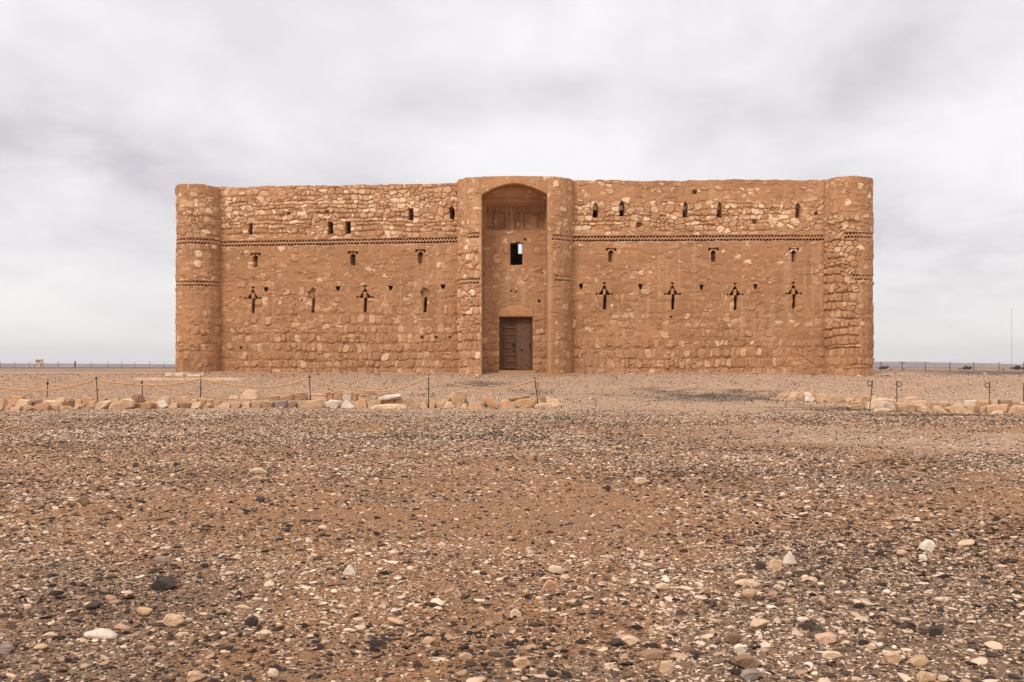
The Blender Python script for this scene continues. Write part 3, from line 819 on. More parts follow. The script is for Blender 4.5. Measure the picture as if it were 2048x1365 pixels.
def sag(a, b, drop, n=22, wob=0):
    out = []
    for i in range(n + 1):
        t = i / n; p = a.lerp(b, t); p.z -= drop * 4 * t * (1 - t) * (1 - .12 * math.sin(math.pi * t * 2)); p.y += wob * math.sin(6 * t); out.append(p)
    return out
def drop_to(a, b, py_mid, Y): return ((a.z + b.z) / 2) - (EYE + (HZ - py_mid) * Y / F)
t0 = Vector(at(-30, 762, YL))
# the pole the rope comes from stands outside the frame
pts = []
for a, b, pm in ((Vector(at(-95, 757, YL)), t1, 780.5), (t1, t2, 771), (t2, t3, 774.5), (t3, t4, 782.5), (t4, t5, 777.5)):
    sgm = sag(a, b, drop_to(a, b, pm, YL)); pts += sgm if not pts else sgm[1:]
for p in pts: p.y -= .02
er = empty('barrier_rope', (pts[0].x, pts[0].y, g1(pts[0].x, YL)), 'long sagging hemp rope strung across the front stakes and knotted at the leaning end stake', 'rope')
MB().tube(pts, .026, 8).build('rope_line', M['rope'], er)
fy = MB(); rnd = random.Random(4)
for i in range(11):
    x = t5.x + .04; L = rnd.uniform(.5, .78); q = rnd.uniform(-.06, .06); yy = YL - .05 + .01 * i
    fy.tube([(t5.x, YL - .02, t5.z), (x + .03 + q * .5, yy, t5.z - .04), (x + .07 + q, yy, t5.z - L * .35), (x + .10 - q * .8, yy, t5.z - L * .7), (x + .15 + q * .9, yy, t5.z - L)], .013, 6, [1, 1, 1.1, .9, .5])
fy.tube([t5 + Vector((math.cos(a) * .04, math.sin(a) * .04, .015 * a / 6 - .03)) for a in np.linspace(0, 6 * math.pi, 40)], .02, 6)
fy.build('frayed_end', M['rope'], er)
# rear rope: two spans, then slack over the stones and along the ground
pts = []
for a, b, pm in ((Vector(at(-120, 768, YT)), k1, 783.5), (k1, k2, 777.5)):
    sgm = sag(a, b, drop_to(a, b, pm, YT)); pts += sgm if not pts else sgm[1:]
for px, py in ((330, 774), (372, 784), (400, 791), (440, 797), (480, 799.5), (510, 799), (545, 794), (585, 788), (618, 785), (650, 786.5), (672, 782), (690, 782), (715, 787), (742, 785), (765, 778)): pts.append(Vector(at(px, py, YT - .75)))
for i in range(3): pts[-12 + 0] = pts[-12]
rr = empty('barrier_rope', (pts[0].x, YT, g1(pts[0].x, YT)), 'slack hemp rope behind, drooping from the rear stakes onto the stones', 'rope')
MB().tube(pts, .022, 8).build('rope_line', M['rope'], rr)
lp = [Vector(at(px, py, YT - .9)) for px, py in ((722, 787), (738, 783.5), (752, 778), (762, 777.5), (772, 781), (780, 785), (795, 789))]
lr = empty('loose_rope', (lp[0].x, lp[0].y, g1(lp[0].x, lp[0].y)), 'short loose hemp rope loop lying over the stones behind the white slab', 'rope')
MB().tube(lp, .022, 8).build('rope_line', M['rope'], lr)

# ------------------------------------------------------------------ stones
def rock_mesh(name, outline, depth, seed, rough=.085, cuts=2):
    """outline: x, z pairs in metres round the stone as seen from the front; given real depth, facets and a rough skin"""
    rg = random.Random(seed); bm = bmesh.new()
    cx = sum(p[0] for p in outline) / len(outline); cz = sum(p[1] for p in outline) / len(outline)
    tilt = rg.uniform(-.25, .25)
    for yy, sc in ((-depth * .5, rg.uniform(.78, .95)), (-depth * .3, 1.0), (depth * .15, 1.0), (depth * .5, rg.uniform(.6, .8))):
        for x, z in outline:
            j = depth * .10
            bm.verts.new((cx + (x - cx) * sc + rg.uniform(-j, j) * .6, yy + tilt * (z - cz) + rg.uniform(-j, j), cz + (z - cz) * (sc if z > cz else min(1, sc + .12)) + rg.uniform(-j, j) * .4))
    r = bmesh.ops.convex_hull(bm, input=bm.verts)
    bmesh.ops.delete(bm, geom=[v for v in bm.verts if not v.link_faces], context='VERTS')
    bmesh.ops.dissolve_limit(bm, angle_limit=R(9), verts=bm.verts, edges=bm.edges)
    w = max(p[0] for p in outline) - min(p[0] for p in outline)
    bmesh.ops.bevel(bm, geom=list(bm.edges), offset=min(w, depth) * .02, segments=1, affect='EDGES', clamp_overlap=True)
    bmesh.ops.triangulate(bm, faces=bm.faces)
    bmesh.ops.subdivide_edges(bm, edges=[e for e in bm.edges if e.calc_length() > w * .12], cuts=cuts, use_grid_fill=True)
    bm.normal_update(); co = np.array([v.co[:] for v in bm.verts])
    s = w * .28
    n = fbm(co[:, 0] / s + seed, co[:, 2] / s + co[:, 1] / s * .7, seed, 3) + .6 * fbm(co[:, 1] / s * 1.4, co[:, 2] / s - co[:, 0] / s, seed + 5, 3)
    for v, k in zip(bm.verts, n): v.co += v.normal * float(k) * w * rough * .45
    for f in bm.faces: f.smooth = False
    bmesh.ops.recalc_face_normals(bm, faces=bm.faces)
    me = bpy.data.meshes.new(name); bm.to_mesh(me); bm.free()
    return me

Z = 2048 / 260.0
# (zoom origin x, y), list of (colour, course, polygon): course f = front, b = back of the double row, t = lying on top, r = second row behind
ROWA = [((0, 740), [
 ('cream','f',[(0,470),(60,445),(85,480),(75,590),(50,630),(-40,640),(-40,500)]), ('cream','b',[(80,480),(130,465),(200,460),(260,490),(265,550),(240,575),(160,560),(90,560)]),
 ('orange','b',[(190,395),(370,410),(380,450),(300,480),(190,460)]), ('pale','f',[(300,490),(350,460),(490,480),(450,540),(430,575),(260,575)]),
 ('brown','b',[(480,500),(560,480),(640,480),(690,500),(600,540),(560,575),(500,570),(450,545)]), ('orange','f',[(555,550),(660,520),(760,520),(780,560),(770,620),(700,630),(560,610)]),
 ('tan','f',[(50,640),(120,570),(200,560),(170,620),(100,645)]), ('cream','f',[(165,590),(250,580),(340,580),(310,640),(200,650),(165,640)]),
 ('tan','f',[(320,630),(400,555),(470,560),(550,600),(430,630),(330,645)]), ('pale','b',[(560,545),(650,505),(740,490),(850,490),(1010,500),(1010,540),(800,540)]),
 ('pale','b',[(850,480),(900,450),(1010,435),(1030,470),(1000,490),(850,495)]), ('orange','b',[(1010,460),(1090,410),(1150,450),(1130,480),(1040,500)]),
 ('brown','b',[(1050,520),(1120,470),(1190,480),(1200,570),(1100,575),(1030,550)]), ('orange','b',[(1190,465),(1300,460),(1320,520),(1310,545),(1200,565)]),
 ('tan','f',[(785,545),(940,550),(935,620),(790,625)]), ('cream','f',[(940,565),(1090,570),(1130,600),(1080,625),(935,620)]),
 ('pale','f',[(1140,600),(1240,550),(1260,580),(1200,615)]), ('tan','f',[(1230,600),(1290,540),(1350,545),(1340,590),(1260,610)]),
 ('orange','b',[(1300,430),(1330,415),(1470,450),(1510,475),(1400,490),(1310,475)]), ('pale','b',[(1400,540),(1410,490),(1520,480),(1540,530),(1450,550)]),
 ('tan','f',[(1320,600),(1390,560),(1510,555),(1490,610),(1340,612)]), ('pale','f',[(1510,590),(1530,530),(1680,490),(1760,490),(1770,530),(1600,615),(1520,610)]),
 ('pale','f',[(1700,600),(1740,540),(1850,510),(1960,460),(2048,460),(2110,490),(2125,520),(2100,560),(1950,595),(1750,615)]), ('tan','b',[(1560,480),(1640,430),(1680,450),(1640,490)]),
 ('tan','b',[(1720,460),(1870,440),(1890,500),(1760,520)])]),
 ((240, 740), [
 ('brown','b',[(70,435),(230,390),(340,385),(430,440),(320,468),(180,458)]), ('orange','f',[(200,590),(225,530),(340,515),(345,600),(210,610)]),
 ('orange','f',[(330,600),(340,545),(420,505),(520,500),(560,540),(490,600),(400,612)]), ('white','f',[(540,580),(580,530),(660,480),(710,480),(755,550),(720,590),(600,605)]),
 ('tan','b',[(455,430),(500,415),(680,445),(600,480),(560,500),(470,490)]), ('cream','b',[(560,500),(600,460),(700,420),(770,420),(780,480),(740,540),(600,520)]),
 ('cream','f',[(750,560),(830,525),(910,515),(915,570),(850,590),(780,590)]), ('brown','f',[(920,550),(990,520),(1110,525),(1130,560),(1080,600),(980,600)]),
 ('pale','f',[(1115,600),(1150,520),(1255,505),(1275,560),(1200,605)]), ('tan','b',[(870,500),(940,440),(1000,460),(1020,510)]),
 ('orange','b',[(960,420),(1060,410),(1180,450),(1100,480),(1040,480)]), ('pale','b',[(1050,510),(1140,470),(1230,455),(1250,500),(1100,515)]),
 ('cream','b',[(1260,450),(1320,440),(1370,480),(1340,540),(1270,550)]), ('cream','b',[(1340,500),(1400,460),(1480,460),(1450,530),(1350,520)]),
 ('orange','f',[(1280,600),(1370,520),(1430,540),(1460,560),(1390,610)]), ('tan','b',[(1465,520),(1520,470),(1600,480),(1580,530)]),
 ('cream','f',[(1510,590),(1600,530),(1740,530),(1750,590),(1600,605)]), ('tan','f',[(1730,590),(1750,540),(1830,545),(1880,500),(1920,540),(1880,580),(1800,600)]),
 ('cream','f',[(1890,590),(1930,540),(2000,515),(2060,515),(2055,595),(1960,605)]), ('pale','r',[(1700,440),(1740,400),(1860,415),(1880,455)])]),
 ((480, 740), [
 ('pinkish','r',[(0,450),(40,380),(110,325),(180,315),(250,340),(300,400),(300,440),(150,465)]), ('tan','f',[(190,590),(195,490),(240,480),(330,530),(345,580),(280,605)]),
 ('tan','f',[(350,590),(360,490),(420,475),(525,510),(520,595)]), ('grey','f',[(545,590),(555,500),(740,480),(750,540),(700,585)]),
 ('brown','f',[(765,580),(770,520),(860,490),(890,530),(870,590)]), ('cream','f',[(865,600),(890,530),(1080,490),(1300,470),(1320,560),(1300,605),(1100,600),(960,605)]),
 ('white','f',[(1330,590),(1345,520),(1440,465),(1570,490),(1600,520),(1530,590)]), ('white','f',[(1575,600),(1650,480),(1690,475),(1800,560),(1790,590),(1680,600)]),
 ('orange','f',[(1800,550),(1900,450),(1980,470),(2010,530),(2000,585),(1820,590)]),
 ('orange','r',[(460,450),(500,420),(620,420),(600,455)]), ('pinkish','r',[(610,455),(640,420),(860,380),(850,440),(700,460)]), ('tan','r',[(860,450),(880,400),(1050,400),(1060,455)]),
 ('pinkish','r',[(1050,390),(1090,355),(1170,380),(1370,390),(1395,420),(1340,435),(1130,425)]), ('orange','r',[(1350,360),(1400,340),(1480,360),(1470,420),(1390,430)]),
 ('cream','r',[(1460,390),(1480,345),(1590,345),(1620,390),(1600,430),(1480,430)]), ('white','r',[(1610,390),(1640,345),(1700,335),(1760,350),(1765,400),(1640,420)]),
 ('orange','r',[(1780,420),(1800,365),(1850,380),(1840,430)])]),
 ((700, 740), [
 ('cream','r',[(120,430),(160,385),(230,390),(240,435)]), ('pale','r',[(220,430),(240,390),(320,395),(345,430),(300,440)]), ('tan','r',[(350,420),(430,375),(540,375),(560,400),(430,440)]),
 ('tan','f',[(280,590),(300,480),(400,475),(480,490),(470,540),(330,595)]), ('white','t',[(440,480),(460,430),(600,400),(790,385),(815,410),(780,430),(600,450),(520,480)]),
 ('orange','b',[(480,520),(500,490),(600,465),(600,520)]), ('orange','b',[(590,500),(610,430),(660,430),(740,490),(650,520)]), ('orange','b',[(700,450),(790,420),(830,470),(820,510),(740,500)]),
 ('pale','b',[(650,520),(740,480),(820,510),(900,520),(905,560),(700,560)]), ('pale','b',[(470,540),(490,500),(580,520),(580,550)]),
 ('pale','f',[(310,600),(400,560),(560,545),(700,540),(880,560),(890,590),(730,610),(550,615)]), ('tan','t',[(580,545),(660,540),(660,565),(580,570)]), ('orange','f',[(730,615),(800,600),(800,640),(735,640)]),
 ('tan','b',[(840,480),(870,430),(960,440),(1070,490),(1050,520),(900,520)]), ('tan','f',[(940,590),(950,520),(1090,520),(1110,590)]), ('cream','f',[(1100,590),(1100,520),(1200,520),(1235,580)]),
 ('cream','b',[(1120,510),(1200,445),(1260,450),(1270,520),(1220,560)]), ('cream','f',[(1230,480),(1270,455),(1350,520),(1330,575),(1250,575)]), ('tan','f',[(1355,540),(1400,520),(1470,540),(1470,580),(1380,575)]),
 ('cream','b',[(1400,510),(1430,480),(1570,455),(1590,490),(1450,530)])]),
 ((880, 740), [
 ('cream','b',[(150,420),(200,360),(290,330),(435,335),(430,370),(380,480),(360,540),(230,530)]), ('pale','f',[(50,580),(110,505),(160,505),(240,560),(150,590)]), ('tan','f',[(240,595),(280,540),(320,540),(330,595)]),
 ('pale','f',[(290,595),(350,550),(400,520),(440,595)]), ('orange','f',[(440,590),(460,535),(600,530),(690,580),(680,600)]), ('white','b',[(455,530),(495,400),(540,420),(605,480),(560,530)]),
 ('pinkish','b',[(540,530),(600,500),(660,510),(690,560),(620,560)]), ('orange','f',[(655,470),(670,390),(710,390),(930,520),(935,580),(840,590)]), ('brown','b',[(690,560),(700,510),(780,560),(760,580)]),
 ('tan','f',[(740,590),(900,580),(1150,590),(1120,605),(760,605)]), ('orange','f',[(950,490),(980,475),(1080,475),(1190,545),(1150,590),(980,580)]), ('tan','t',[(1050,460),(1250,415),(1410,405),(1400,430),(1250,480),(1130,490)]),
 ('orange','f',[(1230,570),(1235,490),(1320,455),(1460,470),(1480,530),(1450,590),(1300,605)]), ('pale','f',[(1480,590),(1490,560),(1560,525),(1730,530),(1760,600),(1560,610)]),
 ('tan','b',[(1560,510),(1580,430),(1620,385),(1660,440),(1660,510)]), ('pale','b',[(1660,510),(1665,420),(1760,440),(1870,470),(1910,530),(1900,590),(1770,590),(1740,520)]), ('tan','b',[(1480,510),(1490,460),(1540,450),(1550,500)]),
 ('brown','b',[(380,490),(400,450),(470,500),(440,520)])])]
ROWB = [((1540, 750), [
 ('orange','f',[(0,390),(10,360),(60,365),(60,395)]), ('cream','f',[(65,390),(170,290),(290,280),(260,320),(200,370),(180,400)]), ('cream','b',[(290,300),(330,280),(510,270),(520,290),(430,330),(330,320)]),
 ('pale','f',[(190,390),(280,340),(380,330),(440,380),(400,405),(300,400),(220,405)]), ('tan','f',[(440,360),(490,300),(530,310),(530,370),(500,410)]), ('brown','f',[(410,400),(440,360),(500,390),(490,410)]),
 ('orange','b',[(560,270),(660,215),(690,250),(680,300),(600,290)]), ('white','f',[(530,370),(560,280),(620,275),(650,320),(720,370),(640,400),(540,420)]), ('orange','b',[(640,310),(690,290),(730,310),(720,350),(660,330)]),
 ('cream','f',[(715,390),(730,320),(820,290),(920,315),(940,330),(870,380),(790,415)]), ('tan','f',[(835,395),(960,330),(1020,320),(1150,340),(1165,390),(1040,435),(900,420)]), ('cream','b',[(1175,430),(1180,380),(1320,370),(1380,390),(1330,440)]),
 ('orange','b',[(1290,360),(1330,335),(1370,370)]), ('orange','b',[(1400,350),(1450,320),(1550,320),(1560,370),(1450,365)]), ('pale','b',[(1560,370),(1640,330),(1665,345),(1600,380)]),
 ('pinkish','b',[(1330,440),(1400,400),(1500,395),(1490,440),(1440,480),(1380,455)]), ('tan','f',[(1200,500),(1330,475),(1420,465),(1490,500),(1480,540),(1280,535)]), ('tan','f',[(1490,500),(1510,440),(1590,420),(1690,430),(1720,480),(1680,540),(1560,530)]),
 ('pale','b',[(1520,410),(1600,375),(1720,370),(1860,390),(1960,400),(1980,440),(1850,430),(1700,440)]), ('white','f',[(1730,500),(1760,420),(1860,430),(1980,490),(2015,560),(1900,555)]), ('pale','f',[(1590,580),(1680,540),(1860,530),(1940,555),(1800,575)]),
 ('cream','b',[(1960,400),(2048,390),(2120,400),(2060,440),(1980,440)])]),
 ((1788, 750), [
 ('tan','f',[(30,450),(100,430),(300,460),(330,540),(320,580),(180,590),(80,570),(60,500)]), ('pinkish','b',[(120,390),(160,360),(310,340),(380,375),(390,400),(240,410)]), ('pinkish','b',[(230,440),(260,410),(520,410),(540,440),(330,465)]),
 ('cream','f',[(320,480),(430,465),(480,490),(420,540),(370,565),(340,520)]), ('cream','f',[(420,560),(430,510),(510,490),(610,560),(620,595),(520,585)]), ('tan','b',[(520,480),(540,425),(650,425),(690,450),(620,540)]),
 ('tan','b',[(640,480),(720,420),(830,415),(890,460),(820,530),(720,480)]), ('cream','f',[(610,550),(630,500),(710,480),(860,585),(640,590)]), ('cream','f',[(820,530),(850,510),(1050,480),(1090,520),(1240,580),(1150,610),(980,605),(880,580)]),
 ('pinkish','b',[(890,470),(1000,440),(1080,440),(1090,470),(950,490)]), ('white','b',[(1100,460),(1120,400),(1300,400),(1300,470)]), ('orange','b',[(1300,470),(1310,405),(1480,405),(1480,470)]),
 ('tan','f',[(1120,490),(1200,470),(1330,490),(1270,550),(1240,590),(1150,540)]), ('brown','f',[(1240,580),(1310,490),(1380,530),(1340,600),(1260,600)]), ('tan','f',[(1330,590),(1340,510),(1430,490),(1450,600),(1400,600)]),
 ('cream','f',[(1450,600),(1460,485),(1770,460),(1785,490),(1740,600),(1600,605)]), ('pale','f',[(1520,605),(1600,565),(1690,565),(1720,615),(1600,620)]), ('tan','b',[(1510,460),(1540,395),(1620,390),(1650,450)]),
 ('brown','b',[(1670,460),(1680,400),(1830,395),(1850,490),(1720,480)]), ('tan','b',[(1830,480),(1850,400),(1940,405),(1930,480)]), ('orange','b',[(1950,490),(1960,440),(2060,430),(2060,500)]),
 ('cream','f',[(1820,620),(1850,520),(1910,490),(2060,490),(2120,520),(2130,625)])])]

def baseline(px, side):
    if side == 'A': return 816.5
    return float(np.interp(px, [1540, 1620, 1700, 1745, 1800, 1860, 2060], [799.5, 803, 805.5, 819, 823.5, 825.5, 828.5]))

def shape_word(w, h, poly):
    a = w / h
    if a > 3.0: return 'flat slab-like'
    if len(poly) <= 3: return 'small pointed'
    if a > 1.9: return 'long low'
    if len(poly) == 4: return 'square-cut'
    if a < 1.05: return 'upright'
    if len(poly) >= 7: return 'many-sided'
    return 'wedge-shaped'

SIZE = lambda w: 'little' if w < .25 else ('' if w < .75 else 'big')
allst = []
for side_, data in (('A', ROWA), ('B', ROWB)):
    for (ox, oy), lst in data:
        for colr, crs, poly in lst:
            pp = [(ox + a / Z, oy + b / Z) for a, b in poly]
            allst.append([side_, colr, crs, pp])
def anchor(side_, px):
    if side_ == 'A':
        A = [(196, 'watchtower stake'), (400, 'corner tower stake'), (622, 'paired slits stake'), (857, 'entrance tower stake'), (1077, 'leaning end stake')]
    else:
        A = [(1738, 'leaning ringed stake'), (1794, 'upright ringed stake'), (1977, 'thin ringed stake')]
    return min(A, key=lambda t: abs(t[0] - px))
cnt = {}
ORD = ['first', 'second', 'third', 'fourth', 'fifth', 'sixth', 'seventh', 'eighth', 'ninth', 'tenth', 'eleventh', 'twelfth']
CRS = {'f': 'in front row', 'b': 'in rear row', 't': 'atop', 'r': 'in second line'}
items = []
for k, (side_, colr, crs, pp) in enumerate(allst):
    xs = [p[0] for p in pp]; ys_ = [p[1] for p in pp]; pxm = (min(xs) + max(xs)) / 2
    apx, anm = anchor(side_, pxm)
    items.append((side_, crs, anm, pxm >= apx, abs(pxm - apx), k, colr, pp))
seq = {}
for it in sorted(items, key=lambda t: t[4]):
    key = it[:4]; seq[key] = seq.get(key, 0) + 1
    side_, crs, anm, tor, dist, k, colr, pp = it
    xs = [p[0] for p in pp]; ys_ = [p[1] for p in pp]
    pxm = (min(xs) + max(xs)) / 2; pb = max(ys_)
    Yf = hit(pxm, baseline(pxm, side_))[1]
    Y = {'f': Yf + .10, 'b': Yf + .48, 't': Yf + .34, 'r': YT - .55}[crs]
    if crs == 'f' and pb > baseline(pxm, side_) + 1: Y = hit(pxm, pb)[1] + .02
    x0 = (pxm - 1024) * Y / F; z0 = g1(x0, Y)
    out = [((px - 1024) * Y / F - x0, EYE + (HZ - py) * Y / F - z0) for px, py in pp]
    w = max(p[0] for p in out) - min(p[0] for p in out); h = max(p[1] for p in out) - min(p[1] for p in out)
    zmin = min(p[1] for p in out)
    if crs in 'fbr' and zmin > -.03:          # carry the stone down to the ground it stands on
        zc = sum(p[1] for p in out) / len(out)
        out = [(x, z if z > zc else z - (zmin + .05)) for x, z in out]
    depth = min(max(.22, .75 * min(w, h) + .18), .42) if crs != 't' else min(.35, w * .5)
    if crs == 'f': depth = min(depth, .34)
    sw = shape_word(w, h, pp)
    dirw = ('doorway' if tor else 'watchtower') if side_ == 'A' else ('mast' if tor else 'doorway')
    lab = f"{SIZE(w)} {colr} {sw} stone, {ORD[min(seq[key], 12) - 1]} {CRS[crs]} from {anm} towards {dirw}".strip()
    o = link('row_stone', rock_mesh('row_stone', out, depth, 1000 + k), ROCK[colr])
    o.location = (x0, Y + depth * .18, z0)
    tag(o, lab, 'stone', 'stones edging the rope barrier' if side_ == 'A' else 'stones edging the unroped line')

# ------------------------------------------------------------------ separate larger stones lying on the gravel
def pebble_mesh(name, seed, angular, flat=.5, sub=2):
    rg = random.Random(seed); bm = bmesh.new()
    bmesh.ops.create_icosphere(bm, subdivisions=sub, radius=1)
    planes = [(Vector((rg.gauss(0, 1), rg.gauss(0, 1), rg.gauss(0, 1))).normalized(), rg.uniform(.42, .8)) for _ in range(14 if angular else 5)]
    co = np.array([v.co[:] for v in bm.verts])
    n = fbm(co[:, 0] * 1.6 + seed, co[:, 1] * 1.6 + co[:, 2] * 1.1, seed, 3)
    sy = rg.uniform(.55, .95)
    for v, k in zip(bm.verts, n):
        for pn, d in planes:
            t = v.co.dot(pn) - d
            if t > 0: v.co -= pn * t * (.95 if angular else .7)
        v.co *= 1 + (.09 if angular else .14) * float(k)
        v.co.y *= sy; v.co.z *= flat
    for f in bm.faces: f.smooth = not angular
    me = bpy.data.meshes.new(name); bm.to_mesh(me); bm.free(); return me

BIG = [(200,1271,66,24,'white',0,'white elongated smooth stone lying alone on bare sand',-8), (327,1170,50,27,'black',1,'dark brown lumpy double-humped stone beyond the white elongated stone',0),
 (347,1243,40,25,'cream',1,'cream tapered stone between the white elongated and dark double-humped stones',-15), (516,943,36,13,'pale',1,'pale bar-shaped stone propped up among small gravel',-5), (513,958,24,11,'cream',1,'cream squat stone tucked under the pale bar-shaped stone',0),
 (503,1246,30,22,'black',1,'dark upright chunk with brown cap, alone near the cream tapered stone',20), (186,1212,34,17,'black',0,'dark flat stone just beyond the white elongated stone',5), (189,975,24,17,'brown',1,'reddish brown block on the red sand patch',10),
 (167,1002,24,20,'brown',1,'dark brown pair-like lump on the red sand patch',0), (288,1227,32,17,'cream',0,'cream rounded stone next to the cream tapered stone',-10), (322,1124,28,21,'grey',1,'grey pink angular stone beyond the double-humped dark stone',0),
 (700,1106,24,12,'pale',0,'pale oval stone where gravel meets sand, beyond a white triangular one',0), (698,1143,28,20,'white',1,'white triangular stone facing the sky on thin gravel',0), (1032,1230,25,17,'pale',1,'pale dome-shaped stone alone on bare orange sand',0),
 (1044,1330,36,24,'cream',1,'cream broad pitted stone near the picture base, below the dome-shaped one',0), (931,1318,28,20,'cream',0,'cream oval stone beside dark chips, towards the broad pitted stone',-10), (1101,1172,40,24,'orange',1,'reddish brown humped stone with dark stones at its foot',10),
 (1113,1142,34,15,'pale',1,'pale flat shard just beyond the reddish brown humped stone',-8), (857,1282,26,16,'cream',0,'cream egg-like stone on dark gravel',5), (790,1247,36,13,'cream',0,'cream slender stone tilted up at one end',-14),
 (1260,1286,34,17,'pale',1,'pale stone whose side touches a dark one',-5), (1234,1287,26,17,'black',0,'dark rounded stone touching a pale one',0), (1306,1313,46,21,'brown',1,'brown long smooth stone lying across the gravel',4),
 (1334,1341,32,26,'cream',1,'cream blunt stone just below the brown long one',0), (1216,978,15,14,'black',1,'small black cube-like stone beyond the orange sand',0), (1284,963,32,15,'pale',1,'pale humped stone with a low tail, beside the small black cube',0),
 (1325,1176,28,17,'pale',1,'pale rough stone at the edge of orange sand',0), (1580,1118,30,26,'white',1,'white pointed triangular stone standing on dark gravel',0), (1550,1131,28,25,'cream',1,'cream leaning stone touching the white pointed triangle',0),
 (1523,1132,22,17,'black',1,'black stone beside the cream leaning stone',0), (1855,1094,32,24,'white',1,'white broad stone above a gravel slope, with small white ones around',10), (1934,1088,36,14,'pale',0,'pale long pebble towards the mast side beyond the gravel slope',8),
 (1805,1108,22,15,'cream',0,'cream round pebble before the white broad stone',0), (1847,1117,17,14,'white',1,'small white chip just below the white broad stone',0), (1521,1252,42,20,'pale',0,'pale sausage-shaped stone pointing down towards the viewer',14),
 (1466,1279,34,25,'brown',1,'dark brown chunky stone below the pale sausage-shaped one',0), (1497,1330,56,27,'brown',1,'largest brown slab, heavy and tilted, near the picture base',-6), (1482,1303,28,21,'white',1,'white blunt stone leaning on the largest brown slab',0),
 (1653,1283,44,20,'pinkish',1,'pinkish grey ridge-backed stone in dense gravel',10), (1663,1315,38,16,'pale',1,'pale slab with flat top in dense gravel',0), (1787,1318,36,24,'cream',1,'cream round-topped stone with a dark notch',0),
 (1837,1329,40,22,'tan',1,'tan sloping stone beside the round-topped cream one',12), (1871,1267,28,21,'black',1,'charcoal flat-faced stone among pale pebbles',0), (1852,1356,38,22,'cream',1,'cream pointed stone cut by the picture base',15),
 (1502,1354,42,22,'grey',1,'grey hollowed stone under the largest brown slab',0), (1501,1191,30,22,'tan',0,'tan long pebble leaning on gravel beyond the sausage-shaped stone',14), (1497,1168,52,13,'pale',1,'pale thin long shard lying behind the tan long pebble',-5),
 (389,1357,30,20,'cream',1,'cream blunt stone cut by the picture base below the white elongated one',0), (546,1350,24,18,'pale',0,'pale squarish pebble near the picture base beside dark chips',0), (80,1298,28,14,'cream',0,'cream pebble low beside the white elongated stone',-6),
 (12,1299,32,22,'grey',1,'grey flat stone cut by the picture edge',0), (271,930,12,10,'black',1,'tiny black stone on sand, the one nearer the picture edge of two',0), (353,930,13,10,'black',1,'tiny black stone on sand, the one nearer the pale bar',0), (520,1000,20,13,'black',0,'black oval pebble below the pale bar-shaped stone',0)]
for k, (px, py, wpx, hpx, colr, ang, lab, rot) in enumerate(BIG):
    x, y, z = hit(px, py + hpx * .42)
    w = wpx * y / F; h = hpx * y / F
    rg = random.Random(k)
    if ang:
        SH_ = {12: [(-.5, .05), (.45, 0), (.5, .2), (.1, 1), (-.1, .9)], 13: [(-.5, 0), (.5, 0), (.46, .4), (.2, .9), (-.1, 1), (-.4, .6)], 27: [(-.5, 0), (.5, 0), (.42, .15), (.08, 1), (-.06, .95), (-.46, .2)],
               16: [(-.5, 0), (.5, 0), (.42, .35), (.12, .95), (-.05, 1), (-.35, .5)], 43: [(-.5, 0), (.4, 0), (.5, .3), (-.1, 1), (-.4, .6)]}
        ol = SH_.get(k) or [(math.cos(a) * .5 * rg.uniform(.8, 1.05), .5 + math.sin(a) * .5 * rg.uniform(.75, 1.05)) for a in [i * 2 * math.pi / 7 + rg.uniform(-.3, .3) for i in range(7)]]
        me = rock_mesh('loose_stone', [(a * w, b * h) for a, b in ol], w * .7, 300 + k, .07)
    else:
        me = pebble_mesh('loose_stone', 300 + k, False, 1.0, 3)
    # real size: width across the view, height from the ground, depth like the width
    cv = np.array([v.co[:] for v in me.vertices]); lo, hi = cv.min(0), cv.max(0); sz = hi - lo
    T = Matrix.Diagonal((w / sz[0], min(w * .75, h * 1.5) / sz[1], h * 1.0 / sz[2], 1)) @ Matrix.Translation(Vector((-(lo[0] + hi[0]) / 2, -(lo[1] + hi[1]) / 2, -(lo[2] + hi[2]) / 2)))
    me.transform(Matrix.Rotation(R(-rot), 4, 'Y') @ T)
    o = link('loose_stone', me, ROCK[colr]); o.location = (x, y + .12 * w, z + h * .40); 
    tag(o, lab, 'stone', 'larger stones lying in the gravel')

# ------------------------------------------------------------------ gravel (uncountable): points carrying size, turn and colour, each showing one of the pebble shapes
def mat_pebble():
    m, nt, p = new_mat('gravel_stone', .95); p.inputs['Specular IOR Level'].default_value = .1
    a = N(nt, 'ShaderNodeAttribute', attribute_type='INSTANCER', attribute_name='pcol').outputs['Color']
    v = N(nt, 'ShaderNodeNewGeometry').outputs['Position']
    n = noise_node(nt, v, 45, 4, .7)
    nt.links.new(mulcol(nt, a, rng_node(nt, n, .25, .75, .72, 1.22)), p.inputs['Base Color'])
    bump(nt, p, n, .4, .01)
    return m
M['pebble'] = mat_pebble()

